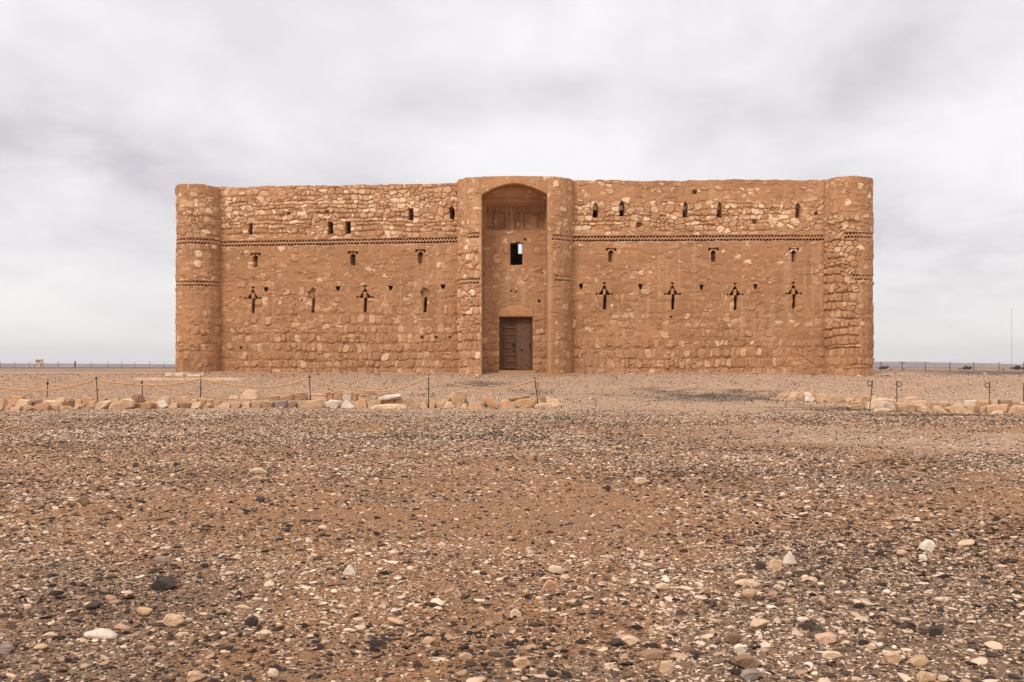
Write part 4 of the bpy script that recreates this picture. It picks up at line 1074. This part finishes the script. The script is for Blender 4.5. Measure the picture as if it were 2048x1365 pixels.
def build_gravel():
    rg = np.random.RandomState(12)
    col = bpy.data.collections.new('pebble_shapes')
    for k in range(14):
        me = pebble_mesh('pebble', 900 + k, k % 7 != 0, [.26, .36, .42, .22, .5][k % 5], 2)
        me.materials.append(M['pebble']); o = bpy.data.objects.new('pebble', me); col.objects.link(o)
    Ps, Ss, Cs = [], [], []
    def layer(n_m2, y0, y1, s0, s1, zone_pow, ymax_fade=None, spread=.6):
        area = spread * (y1 ** 2 - y0 ** 2) + 3 * (y1 - y0)
        n = int(area * n_m2)
        y = np.sqrt(rg.uniform(y0 ** 2, y1 ** 2, n)); x = rg.uniform(-1, 1, n) * (spread * y + 1.5)
        d = density_zone(x, y) * (1 - .55 * sm(26, 34, y)) * (1 - .6 * sm(43, 48.5, y)) + .10 + .9 * dark_zone(x, y)
        keep = rg.uniform(0, 1, n) < np.clip(d, .03, 1) ** zone_pow
        if ymax_fade: keep &= rg.uniform(0, 1, n) < 1 - sm(ymax_fade, y1, y)
        x, y = x[keep], y[keep]
        s = s0 + (s1 - s0) * rg.uniform(0, 1, len(x)) ** 1.9
        Ps.append(np.stack([x, y], -1)); Ss.append(s)
        dz = dark_zone(x, y)
        cl = fbm(x / 1.3, y / 1.3, 61, 3)
        r = rg.uniform(0, 1, len(x)) - .22 * cl - .55 * dz
        pal = np.array([[.046, .031, .024], [.088, .056, .040], [.19, .112, .07], [.41, .255, .16], [.60, .415, .28], [.69, .53, .395]])
        c = pal[np.clip(np.searchsorted([.21, .40, .53, .72, .93], r), 0, 5)] * rg.uniform(.82, 1.18, (len(x), 1))
        Cs.append(c)
    layer(1500, 3.2, 10, .006, .015, .6, 8)
    layer(420, 3.2, 24, .010, .025, .6, 18)
    layer(150, 3.2, 34, .018, .046, .9)
    layer(5, 3.2, 30, .036, .062, 1.4)
    layer(.3, 6, 24, .055, .08, 2)
    layer(120, 20, 50.5, .017, .042, .7, None, .58)
    layer(2.0, 30, 51, .04, .08, 1.0, None, .58)
    layer(6.0, 49.2, 51.4, .04, .13, .6, None, .36)
    # chips and crumbs round the feet of the two stone borders
    for xs0, xs1, sd_ in ((-40, 1120, 'A'), (1545, 2080, 'B')):
        q = rg.uniform(xs0, xs1, 1500); yy = np.interp(q, np.linspace(xs0, xs1, 40), [hit(p, baseline(p, sd_))[1] for p in np.linspace(xs0, xs1, 40)]) + rg.normal(.25, .42, 1500)
        Ps.append(np.stack([(q - 1024) * yy / F, yy], -1)); Ss.append(.022 + .06 * rg.uniform(0, 1, 1500) ** 2.5)
        pl_ = np.array([[.60, .41, .27], [.50, .31, .18], [.40, .25, .15], [.10, .066, .048]])
        Cs.append(pl_[rg.randint(0, 4, 1500)] * rg.uniform(.8, 1.2, (1500, 1)))
    P2 = np.concatenate(Ps); S = np.concatenate(Ss); Cc = np.concatenate(Cs)
    n = len(P2); z = g(P2[:, 0], P2[:, 1]) + S * .12
    ok = ~((P2[:, 1] > 51.3) | ((P2[:, 1] > 49.9) & (np.abs(P2[:, 0]) < 3.2))); P2, S, Cc, z = P2[ok], S[ok], Cc[ok], z[ok]; n = len(P2)
    me = bpy.data.meshes.new('gravel'); me.vertices.add(n)
    me.vertices.foreach_set('co', np.concatenate([P2, z[:, None]], 1).astype(np.float32).ravel())
    def attr(nm, typ, key, val):
        a = me.attributes.new(nm, typ, 'POINT'); a.data.foreach_set(key, np.ascontiguousarray(val).ravel())
    rot = np.stack([rg.normal(0, .16, n), rg.normal(0, .16, n), rg.uniform(0, 6.28, n)], -1).astype(np.float32)
    scl = (S[:, None] * rg.uniform(.75, 1.4, (n, 3))).astype(np.float32)
    attr('rot', 'FLOAT_VECTOR', 'vector', rot); attr('scl', 'FLOAT_VECTOR', 'vector', scl)
    attr('vid', 'INT', 'value', rg.randint(0, 14, n).astype(np.int32))
    attr('pcol', 'FLOAT_COLOR', 'color', np.concatenate([Cc, np.ones((n, 1))], 1).astype(np.float32))
    o = link('gravel', me, None); tag(o, 'mixed pale and dark desert gravel strewn over sand', 'gravel', None, 'stuff')
    ng = bpy.data.node_groups.new('strew_gravel', 'GeometryNodeTree')
    ng.interface.new_socket('Geometry', in_out='INPUT', socket_type='NodeSocketGeometry'); ng.interface.new_socket('Geometry', in_out='OUTPUT', socket_type='NodeSocketGeometry')
    i = ng.nodes.new('NodeGroupInput'); u = ng.nodes.new('NodeGroupOutput'); ins = ng.nodes.new('GeometryNodeInstanceOnPoints')
    ci = ng.nodes.new('GeometryNodeCollectionInfo'); ci.inputs[0].default_value = col; ci.inputs['Separate Children'].default_value = True; ci.inputs['Reset Children'].default_value = True
    def na(nm, dt):
        q = ng.nodes.new('GeometryNodeInputNamedAttribute'); q.data_type = dt; q.inputs[0].default_value = nm; return q.outputs[0]
    mp = ng.nodes.new('GeometryNodeMeshToPoints')
    ng.links.new(i.outputs[0], mp.inputs['Mesh']); ng.links.new(mp.outputs[0], ins.inputs['Points']); ng.links.new(ci.outputs[0], ins.inputs['Instance'])
    ins.inputs['Pick Instance'].default_value = True
    ng.links.new(na('vid', 'INT'), ins.inputs['Instance Index']); ng.links.new(na('rot', 'FLOAT_VECTOR'), ins.inputs['Rotation']); ng.links.new(na('scl', 'FLOAT_VECTOR'), ins.inputs['Scale'])
    ng.links.new(ins.outputs[0], u.inputs[0])
    md = o.modifiers.new('strew', 'NODES'); md.node_group = ng
    print('gravel pieces', n)
build_gravel()

# ------------------------------------------------------------------ plaster platform at the tower foot
def platform():
    x0, y0, _ = hit(338, 752); 
    def slab(pxs, ptop, pbot, Y, dep, nm, mat, seed, jag=.015):
        Y = hit(sum(pxs) / 2, pbot)[1] + dep * .5
        out = [((a - 1024) * Y / F, EYE + (HZ - ptop) * Y / F) for a in pxs]
        xa, xb, zt_ = out[0][0], out[-1][0], out[0][1]; zb2 = g1((xa + xb) / 2, Y) - .15
        bm = bmesh.new(); n = 24; rg = random.Random(seed); fr_, bk = [], []
        for i in range(n + 1):
            t = i / n; x = xa + (xb - xa) * t; e = min(1, 6 * t, 6 * (1 - t)) ** .5
            fr_.append((x, Y - dep * .5 * e - rg.uniform(0, .08))); bk.append((x, Y + dep * .5 * e + rg.uniform(0, .08)))
        loop = fr_ + bk[::-1]
        top = [bm.verts.new((x, y, zt_ + rg.uniform(-jag, jag))) for x, y in loop]; mid = [bm.verts.new((x * 1 , y - .05 if k <= n else y + .05, zt_ - .07)) for k, (x, y) in enumerate(loop)]
        bot = [bm.verts.new((x, y - .10 if k <= n else y + .1, zb2)) for k, (x, y) in enumerate(loop)]
        bm.faces.new(top)
        L = len(loop)
        for ra, rb in ((top, mid), (mid, bot)):
            for i in range(L): bm.faces.new((ra[i], ra[(i + 1) % L], rb[(i + 1) % L], rb[i]))
        bmesh.ops.recalc_face_normals(bm, faces=bm.faces)
        me = bpy.data.meshes.new(nm); bm.to_mesh(me); bm.free(); return me
    e = empty('mortar_platform', (x0 + 1, 50, g1(x0 + 1, 50)), 'low pale mortar platform with two broken slabs at the corner tower foot', 'platform')
    link('mortar_base', slab((334, 384), 746.2, 752.5, 0, 1.2, 'mortar_base', None, 1), M['pale_slab'], e)
    link('broken_slab', slab((376, 412), 748.8, 752.5, 0, .7, 'broken_slab', None, 2), M['pale_slab'], e)
    k = link('earth_kerb', slab((268, 492), 757.6, 760.5, 0, .6, 'earth_kerb', None, 3, .045), M['kerb_earth'])
    tag(k, 'long low pale earth kerb between the corner tower and the ropes', 'kerb')
platform()

# ------------------------------------------------------------------ plants
def shrub(name, px, py, wpx, hpx, lab, cat, group, seed, leaf=.0, n=900, Y=None):
    if Y is None: x, y, z = hit(px, py)
    else: x, y = (px - 1024) * Y / F, Y; z = g1(x, y)
    w = wpx * y / F; h = hpx * y / F
    e = empty(name, (x, y, z), lab, cat, group)
    rg = np.random.RandomState(seed)
    cl = [(rg.uniform(-.42, .42) * w, rg.uniform(-.35, .35) * w, rg.uniform(.25, .62) * h, rg.uniform(.16, .34)) for _ in range(9)]
    V, Fc = [], []
    ls = leaf or h * .09
    for i in range(n):
        c = cl[rg.randint(len(cl))]; d = rg.normal(0, 1, 3); d /= np.linalg.norm(d); r_ = c[3] * rg.uniform(.35, 1.05)
        p = np.array([x + c[0] + d[0] * r_ * w * .8, y + c[1] + d[1] * r_ * w * .7, max(z + c[2] + d[2] * r_ * h, z + .02 * h)])
        a = rg.normal(0, 1, 3); b = rg.normal(0, 1, 3); a /= np.linalg.norm(a); b /= np.linalg.norm(b)
        s_ = ls * rg.uniform(.6, 1.5); k = len(V)
        V += [p - a * s_, p + b * s_ * .5, p + a * s_, p - b * s_ * .5]; Fc.append((k, k + 1, k + 2, k + 3))
    link('foliage', mesh_arrays('foliage', np.array(V), np.array(Fc), smooth=False), M['shrub'], e)
    st = MB()
    for c in cl: st.tube([(x, y, z - .03 * h), (x + c[0] * .5, y + c[1] * .5, z + c[2] * .5), (x + c[0], y + c[1], z + c[2])], h * .018, 5, [1, .7, .3])
    st.build('stem', M['twig'], e)
SH = 'shrubs beyond the fence'
shrub('desert_shrub', 1768, 739.2, 19, 9.5, 'green round shrub behind the fence, the one closest to the castle', 'shrub', SH, 1, n=1500)
shrub('desert_shrub', 1782, 741, 8, 3.5, 'tiny shrub beside the round shrub closest to the castle', 'shrub', SH, 2, n=400)
shrub('desert_shrub', 1936, 740, 19, 9.5, 'bushy shrub between two fence posts, midway to the mast', 'shrub', SH, 3, n=1500)
shrub('desert_shrub', 1920, 740, 9, 4, 'low sparse shrub next to the bushy shrub midway to the mast', 'shrub', SH, 4, n=300)
shrub('desert_shrub', 2035, 740, 24, 10.5, 'widest shrub, spreading at the foot of the mast', 'shrub', SH, 5, n=1600)
TG = 'dry tufts by the earth kerb'
for k, (px, py, w, h, l) in enumerate(((432, 760.4, 14, 4.5, 'dark dry tuft in front of the earth kerb, the one nearer the corner tower'), (458, 760.6, 16, 4.5, 'dark dry tuft in front of the earth kerb, the one nearer the doorway'), (372, 760.6, 8, 3, 'small dry tuft in front of the earth kerb, below the broken slab'))):
    shrub('dry_tuft', px, py, w, h, l, 'tuft', TG, 20 + k, n=260)

# ------------------------------------------------------------------ far things: fences, watchtower, chimney, mast, white rocks
def fence(name, Y0, pts, top, lab, r, wires):
    """pts: list of (px, Y)"""
    e = empty(name, ((pts[0][0] - 1024) * pts[0][1] / F, pts[0][1], g1((pts[0][0] - 1024) * pts[0][1] / F, pts[0][1])), lab, 'fence')
    tops = []
    for px, Y, pt in pts:
        x = (px - 1024) * Y / F; z = g1(x, Y); zt_ = EYE + (HZ - pt) * Y / F
        MB().tube([(x, Y, z - .2), (x, Y, zt_)], r, 6).build('fence_post', M['steel_far'], e); tops.append((x, Y, z, zt_))
    w = MB()
    for f_ in wires: 
        w.tube([(x, Y + r, z + (zt_ - z) * f_) for x, Y, z, zt_ in tops], .006, 4)
    w.build('fence_wire', M['steel_far'], e)
    return e
fr = fence('wire_fence', 150, [(px, 150, 724.3) for px in (1722, 1761.5, 1804.5, 1851, 1900, 1947, 1998, 2047, 2098)], 724, 'rusty post and wire fence on the plain beside the castle, on the mast side', .055, (.97, .72, .45, .2))
fb = MB(); x = (1804.5 - 1024) * 150 / F
for py, s in ((726.5, 1), (737.5, 1), (726.8, -1)): fb.box(x - .35 if s < 0 else x + .02, x - .02 if s < 0 else x + .38, 149.9, 150.0, EYE + (HZ - py) * .075 - .05, EYE + (HZ - py) * .075 + .05)
fb.build('fence_bracket', M['steel_far'], fr)
fence('wire_fence', 260, [(px, 260, 723.5) for px in (-28, .8, 29.5, 58.5, 87, 116.5, 150.5, 182.5, 216, 243, 270, 299, 328.5, 357, 386)], 723, 'thin post and wire fence on the horizon, passing before the watchtower', .05, (.97, .6, .3))

def watchtower():
    Y = 480; s_ = Y / F; cx = (79 - 1024) * s_; z = g1(cx, Y)
    e = empty('watchtower', (cx, Y, z), 'small pale watchtower on four legs standing on the horizon', 'watchtower')
    X = lambda px: (px - 1024) * s_
    Zp = lambda py: EYE + (HZ - py) * s_
    for a in (75.7, 80.4):
        for dy in (-.75, .75): MB().box(X(a) - .28, X(a) + .28, Y + dy - .25, Y + dy + .25, z - .3, Zp(729), .03).build('leg', M['tower_paint'], e)
    cb = MB().box(X(73.6), X(83.2), Y - 1.2, Y + 1.2, Zp(729), Zp(726.2)).box(X(73.6), X(83.2), Y - 1.2, Y + 1.2, Zp(721.6), Zp(720.4))
    for a, b in ((73.6, 74.0), (75.6, 78.3), (80.9, 83.2)): cb.box(X(a), X(b), Y - 1.2, Y - .9, Zp(726.2), Zp(721.6))
    for a, b in ((73.6, 75), (81, 83.2)): cb.box(X(a), X(b), Y + .9, Y + 1.2, Zp(726.2), Zp(721.6))
    cb.build('cabin', M['tower_paint'], e)
    for a, b in ((74.0, 75.6), (78.3, 80.9)): MB().box(X(a), X(b), Y - .95, Y - .9, Zp(726.2), Zp(721.6)).build('window', M['dark_glass'], e)
    MB().box(X(72.3), X(84.8), Y - 1.6, Y + 1.6, Zp(720.4), Zp(719.3)).build('roof', M['tower_paint'], e)
    MB().tube([(X(70), Y, z), (X(73.4), Y, Zp(729))], .08, 5).tube([(X(69.3), Y - .4, z), (X(72.7), Y - .4, Zp(729))], .08, 5).build('ladder', M['steel_far'], e)
watchtower()
def chimney():
    Y = 400; x, _, zt_ = at(150.2, 722.8, Y); z = g1(x, Y)
    e = empty('brick_pillar', (x, Y, z), 'lone dark brick pillar standing on the horizon near the watchtower', 'pillar')
    MB().box(x - .22, x + .22, Y - .22, Y + .22, z - .3, zt_ - .12, .02).build('shaft', M['rust'], e)
    MB().box(x - .28, x + .28, Y - .28, Y + .28, zt_ - .118, zt_, .02).build('cap', M['rust'], e)
chimney()
def mast():
    Y = 1300; x, _, zt_ = at(2023, 616, Y); z = g1(x, Y)
    e = empty('radio_mast', (x, Y, z), 'tall hair-thin radio mast rising from the plain far off', 'mast')
    m = MB()
    for k in range(3):
        a = k * 2.094; m.tube([(x + .2 * math.cos(a), Y + .2 * math.sin(a), z - .5), (x + .2 * math.cos(a), Y + .2 * math.sin(a), zt_)], .045, 5)
    n = 40
    for i in range(n):
        za, zb2 = z + (zt_ - z) * i / n, z + (zt_ - z) * (i + 1) / n; a = (i % 3) * 2.094; b = ((i + 1) % 3) * 2.094
        m.tube([(x + .2 * math.cos(a), Y + .2 * math.sin(a), za), (x + .2 * math.cos(b), Y + .2 * math.sin(b), zb2)], .035, 4)
    m.build('lattice_column', M['steel_far'], e)
    gw = MB()
    for k in range(3):
        for f_ in (.4, .8):
            a = k * 2.094 + .5; gw.tube([(x, Y, z + (zt_ - z) * f_), (x + 45 * math.cos(a), Y + 45 * math.sin(a), z)], .012, 4)
    gw.build('guy_wire', M['steel_far'], e)
mast()
WR = 'white rocks near the fence'
for k, (px, py, wp, hp, l) in enumerate(((1969, 748.6, 11, 3.5, 'white angular rock at the fence foot between two posts'), (1823, 751.2, 5, 2, 'small white rock at the fence foot, nearer the castle'), (1837, 751.2, 5, 2.4, 'second small white rock at the fence foot, nearer the mast'), (2006, 740.2, 6, 2.6, 'dark rock on the slope between two shrubs'))):
    x, y, z = hit(px, py); w, h = wp * y / F, hp * y / F
    me = pebble_mesh('far_rock', 60 + k, True, 1, 2); me.transform(Matrix.Diagonal((w / 1.7, w / 2.2, h / 1.5, 1)))
    o = link('far_rock', me, ROCK['white' if k < 3 else 'black']); o.location = (x, y, z + h * .35); tag(o, l, 'rock', WR)

# ------------------------------------------------------------------ hills on the horizon
def hills():
    Y0 = 4300
    px = [-900, -300, 0, 150, 356, 700, 1300, 1743, 1790, 1850, 1940, 1990, 2048, 2300, 3000]; hp = [6, 7.5, 7.6, 7, 5.2, 6, 8, 10.6, 11, 9, 7.8, 6.6, 5, 6, 5]
    u = np.linspace(-2900, 3600, 420); v = np.linspace(0, 1, 26)
    X, Vv = np.meshgrid(u, v); Y = Y0 - 500 + Vv * 1000
    hh = np.interp(1024 + F * X / Y0, px, hp) * Y0 / F
    prof = np.sin(np.pi * np.clip(Vv, 0, 1)) ** .8
    Zh = -1 + (hh + 1.2) * prof * (1 + .07 * fbm(X / 160, Y / 160, 3, 4))
    c = np.array([.20, .145, .125]) * (1 + .25 * fbm(X / 120, Y / 120, 8, 4))[..., None]
    pl = sm(.15, .5, fbm(X / 90, Zh / 3, 9, 3))[..., None] * .6
    c = c * (1 - pl) + np.array([.42, .30, .22]) * pl
    ny, nx = X.shape; idx = np.arange(ny * nx).reshape(ny, nx)
    Fq = np.stack([idx[:-1, :-1], idx[:-1, 1:], idx[1:, 1:], idx[1:, :-1]], -1).reshape(-1, 4)
    tag(link('hills', mesh_arrays('hills', np.stack([X, Y, Zh], -1).reshape(-1, 3), Fq, c.reshape(-1, 3)), M['masonry']), kind='structure')
hills()

# ------------------------------------------------------------------ haze
def haze():
    b = MB().box(-6200, 6200, -120, 6200, -2.5, 110)
    m = bpy.data.materials.new('dusty_air'); m.use_nodes = True; nt = m.node_tree
    nt.nodes.remove(nt.nodes['Principled BSDF'])
    v = N(nt, 'ShaderNodeVolumePrincipled'); v.inputs['Density'].default_value = 1.25e-4; v.inputs['Color'].default_value = (.97, .96, .985, 1); v.inputs['Anisotropy'].default_value = .65
    nt.links.new(v.outputs[0], nt.nodes['Material Output'].inputs['Volume'])
    tag(b.build('haze', m), kind='stuff')
haze()

# ------------------------------------------------------------------ sky and sun
EL, AZ = 44, -36            # sun height, and its bearing from the view direction turned round behind the camera
sun_dir = Vector((math.sin(R(AZ)) * math.cos(R(EL)), -math.cos(R(AZ)) * math.cos(R(EL)), math.sin(R(EL))))
sd = bpy.data.lights.new('sun', 'SUN'); sd.energy = 2.1; sd.angle = R(17); sd.color = (1, .955, .90)
so = bpy.data.objects.new('sun', sd); C.objects.link(so); so.rotation_euler = (-sun_dir).to_track_quat('-Z', 'Y').to_euler(); so.location = (0, 0, 60)

def world():
    w = bpy.data.worlds.new('World'); bpy.context.scene.world = w; w.use_nodes = True; nt = w.node_tree
    bg = nt.nodes['Background']
    sky = N(nt, 'ShaderNodeTexSky', sky_type='NISHITA'); sky.sun_disc = False
    sky.sun_elevation = R(EL); sky.sun_rotation = math.atan2(sun_dir.x, sun_dir.y)
    tc = N(nt, 'ShaderNodeTexCoord').outputs['Generated']
    sp = N(nt, 'ShaderNodeSeparateXYZ'); nt.links.new(tc, sp.inputs[0])
    def mth(op, a, b=None, c=None):
        n = N(nt, 'ShaderNodeMath', operation=op)
        for i, v in enumerate((a, b, c)):
            if v is None: continue
            if hasattr(v, 'links'): nt.links.new(v, n.inputs[i])
            else: n.inputs[i].default_value = v
        return n.outputs[0]
    el = sp.outputs[2]
    den = mth('ADD', mth('MAXIMUM', el, 0), .38)
    # cloud deck seen in perspective: project the direction on a flat layer
    cb = N(nt, 'ShaderNodeCombineXYZ'); nt.links.new(mth('DIVIDE', sp.outputs[0], den), cb.inputs[0]); nt.links.new(mth('DIVIDE', sp.outputs[1], den), cb.inputs[1])
    def ns(scale, det, rough, dist=0.0, off=0.0):
        n = N(nt, 'ShaderNodeTexNoise'); n.inputs['Scale'].default_value = scale; n.inputs['Detail'].default_value = det; n.inputs['Roughness'].default_value = rough; n.inputs['Distortion'].default_value = dist
        mp = N(nt, 'ShaderNodeMapping'); mp.inputs['Location'].default_value = (off, off * .7, 3.1); mp.inputs['Scale'].default_value = (1, .9, 1)
        nt.links.new(cb.outputs[0], mp.inputs[0]); nt.links.new(mp.outputs[0], n.inputs['Vector']); return n.outputs['Fac']
    n1 = ns(1.5, 5, .55, .35, 4.7); n2 = ns(4.2, 4, .52, .3, 1.3)
    cl = mth('ADD', mth('MULTIPLY', n1, .66), mth('MULTIPLY', n2, .34))
    # heavier banks of the deck in a few directions (px, py, half width, half height, depth)
    for px, py, rx, ry, k in ((1040, 195, 190, 60, .085), (1830, 170, 330, 130, .06), (60, 300, 260, 110, .085), (1930, 545, 230, 85, .15), (60, 40, 300, 60, .05), (480, 330, 200, 60, .04),
                              (1020, 290, 330, 60, -.07), (330, 190, 260, 60, -.03), (1500, 40, 400, 60, -.03), (1950, 690, 300, 40, -.05), (150, 560, 330, 120, -.015), (700, 60, 260, 70, -.03)):
        d = Vector(((px - 1024) / F, 1, (HZ - py) / F)).normalized()
        vx = mth('DIVIDE', mth('SUBTRACT', sp.outputs[0], d.x), rx / F); vz = mth('DIVIDE', mth('SUBTRACT', sp.outputs[2], d.z), ry / F)
        wob = mth('MULTIPLY', mth('SUBTRACT', n2, .5), 1.7)
        r2 = mth('ADD', mth('MULTIPLY', vx, vx), mth('MULTIPLY', vz, vz))
        r2 = mth('ADD', r2, wob)
        gs = mth('POWER', 2.718, mth('MULTIPLY', mth('MAXIMUM', r2, 0), -1.0))
        fr_ = mth('MULTIPLY', gs, mth('GREATER_THAN', sp.outputs[1], 0))
        cl = mth('SUBTRACT', cl, mth('MULTIPLY', fr_, k))
    rp = N(nt, 'ShaderNodeValToRGB'); nt.links.new(cl, rp.inputs[0]); e = rp.color_ramp.elements
    e[0].position = .33; e[0].color = (.645, .595, .645, 1); e[1].position = .575; e[1].color = (1.0, .975, .985, 1)
    x = rp.color_ramp.elements.new(.45); x.color = (.85, .815, .842, 1)
    zen = N(nt, 'ShaderNodeMapRange'); nt.links.new(el, zen.inputs[0]); zen.interpolation_type = 'SMOOTHSTEP'
    zen.inputs[1].default_value = .33; zen.inputs[2].default_value = .85; zen.inputs[3].default_value = 1.0; zen.inputs[4].default_value = 1.45
    warm = mixcol(nt, rng_node(nt, el, .0, .11, .85, 0), rp.outputs[0], (1.09, 1.035, 1.01))
    cloud = mulcol(nt, warm, zen.outputs[0])
    skys = N(nt, 'ShaderNodeVectorMath', operation='SCALE'); nt.links.new(sky.outputs[0], skys.inputs[0]); skys.inputs['Scale'].default_value = 1.0
    # background strength .1 for the clear sky; the overcast deck is scaled to the same unit
    cl10 = N(nt, 'ShaderNodeVectorMath', operation='SCALE'); nt.links.new(cloud, cl10.inputs[0]); cl10.inputs['Scale'].default_value = 10.0
    fin = mixcol(nt, .95, skys.outputs[0], cl10.outputs[0])
    nt.links.new(fin, bg.inputs[0]); bg.inputs[1].default_value = .1
world()

# ------------------------------------------------------------------ camera
cam = bpy.data.cameras.new('camera'); co = bpy.data.objects.new('camera', cam); C.objects.link(co)
co.location = (0, 0, EYE); co.rotation_euler = (R(90), 0, 0)
cam.sensor_width = 36; cam.lens = 36 * F / 2048; cam.shift_y = (HZ - 682.5) / 2048; cam.clip_start = .05; cam.clip_end = 20000
S = bpy.context.scene; S.camera = co
S.view_settings.view_transform = 'Standard'; S.view_settings.look = 'None'; S.view_settings.exposure = 0; S.view_settings.gamma = 1
S.cycles.max_bounces = 6; S.cycles.diffuse_bounces = 3; S.cycles.volume_bounces = 0
try: S.cycles.use_denoising = True
except Exception: pass
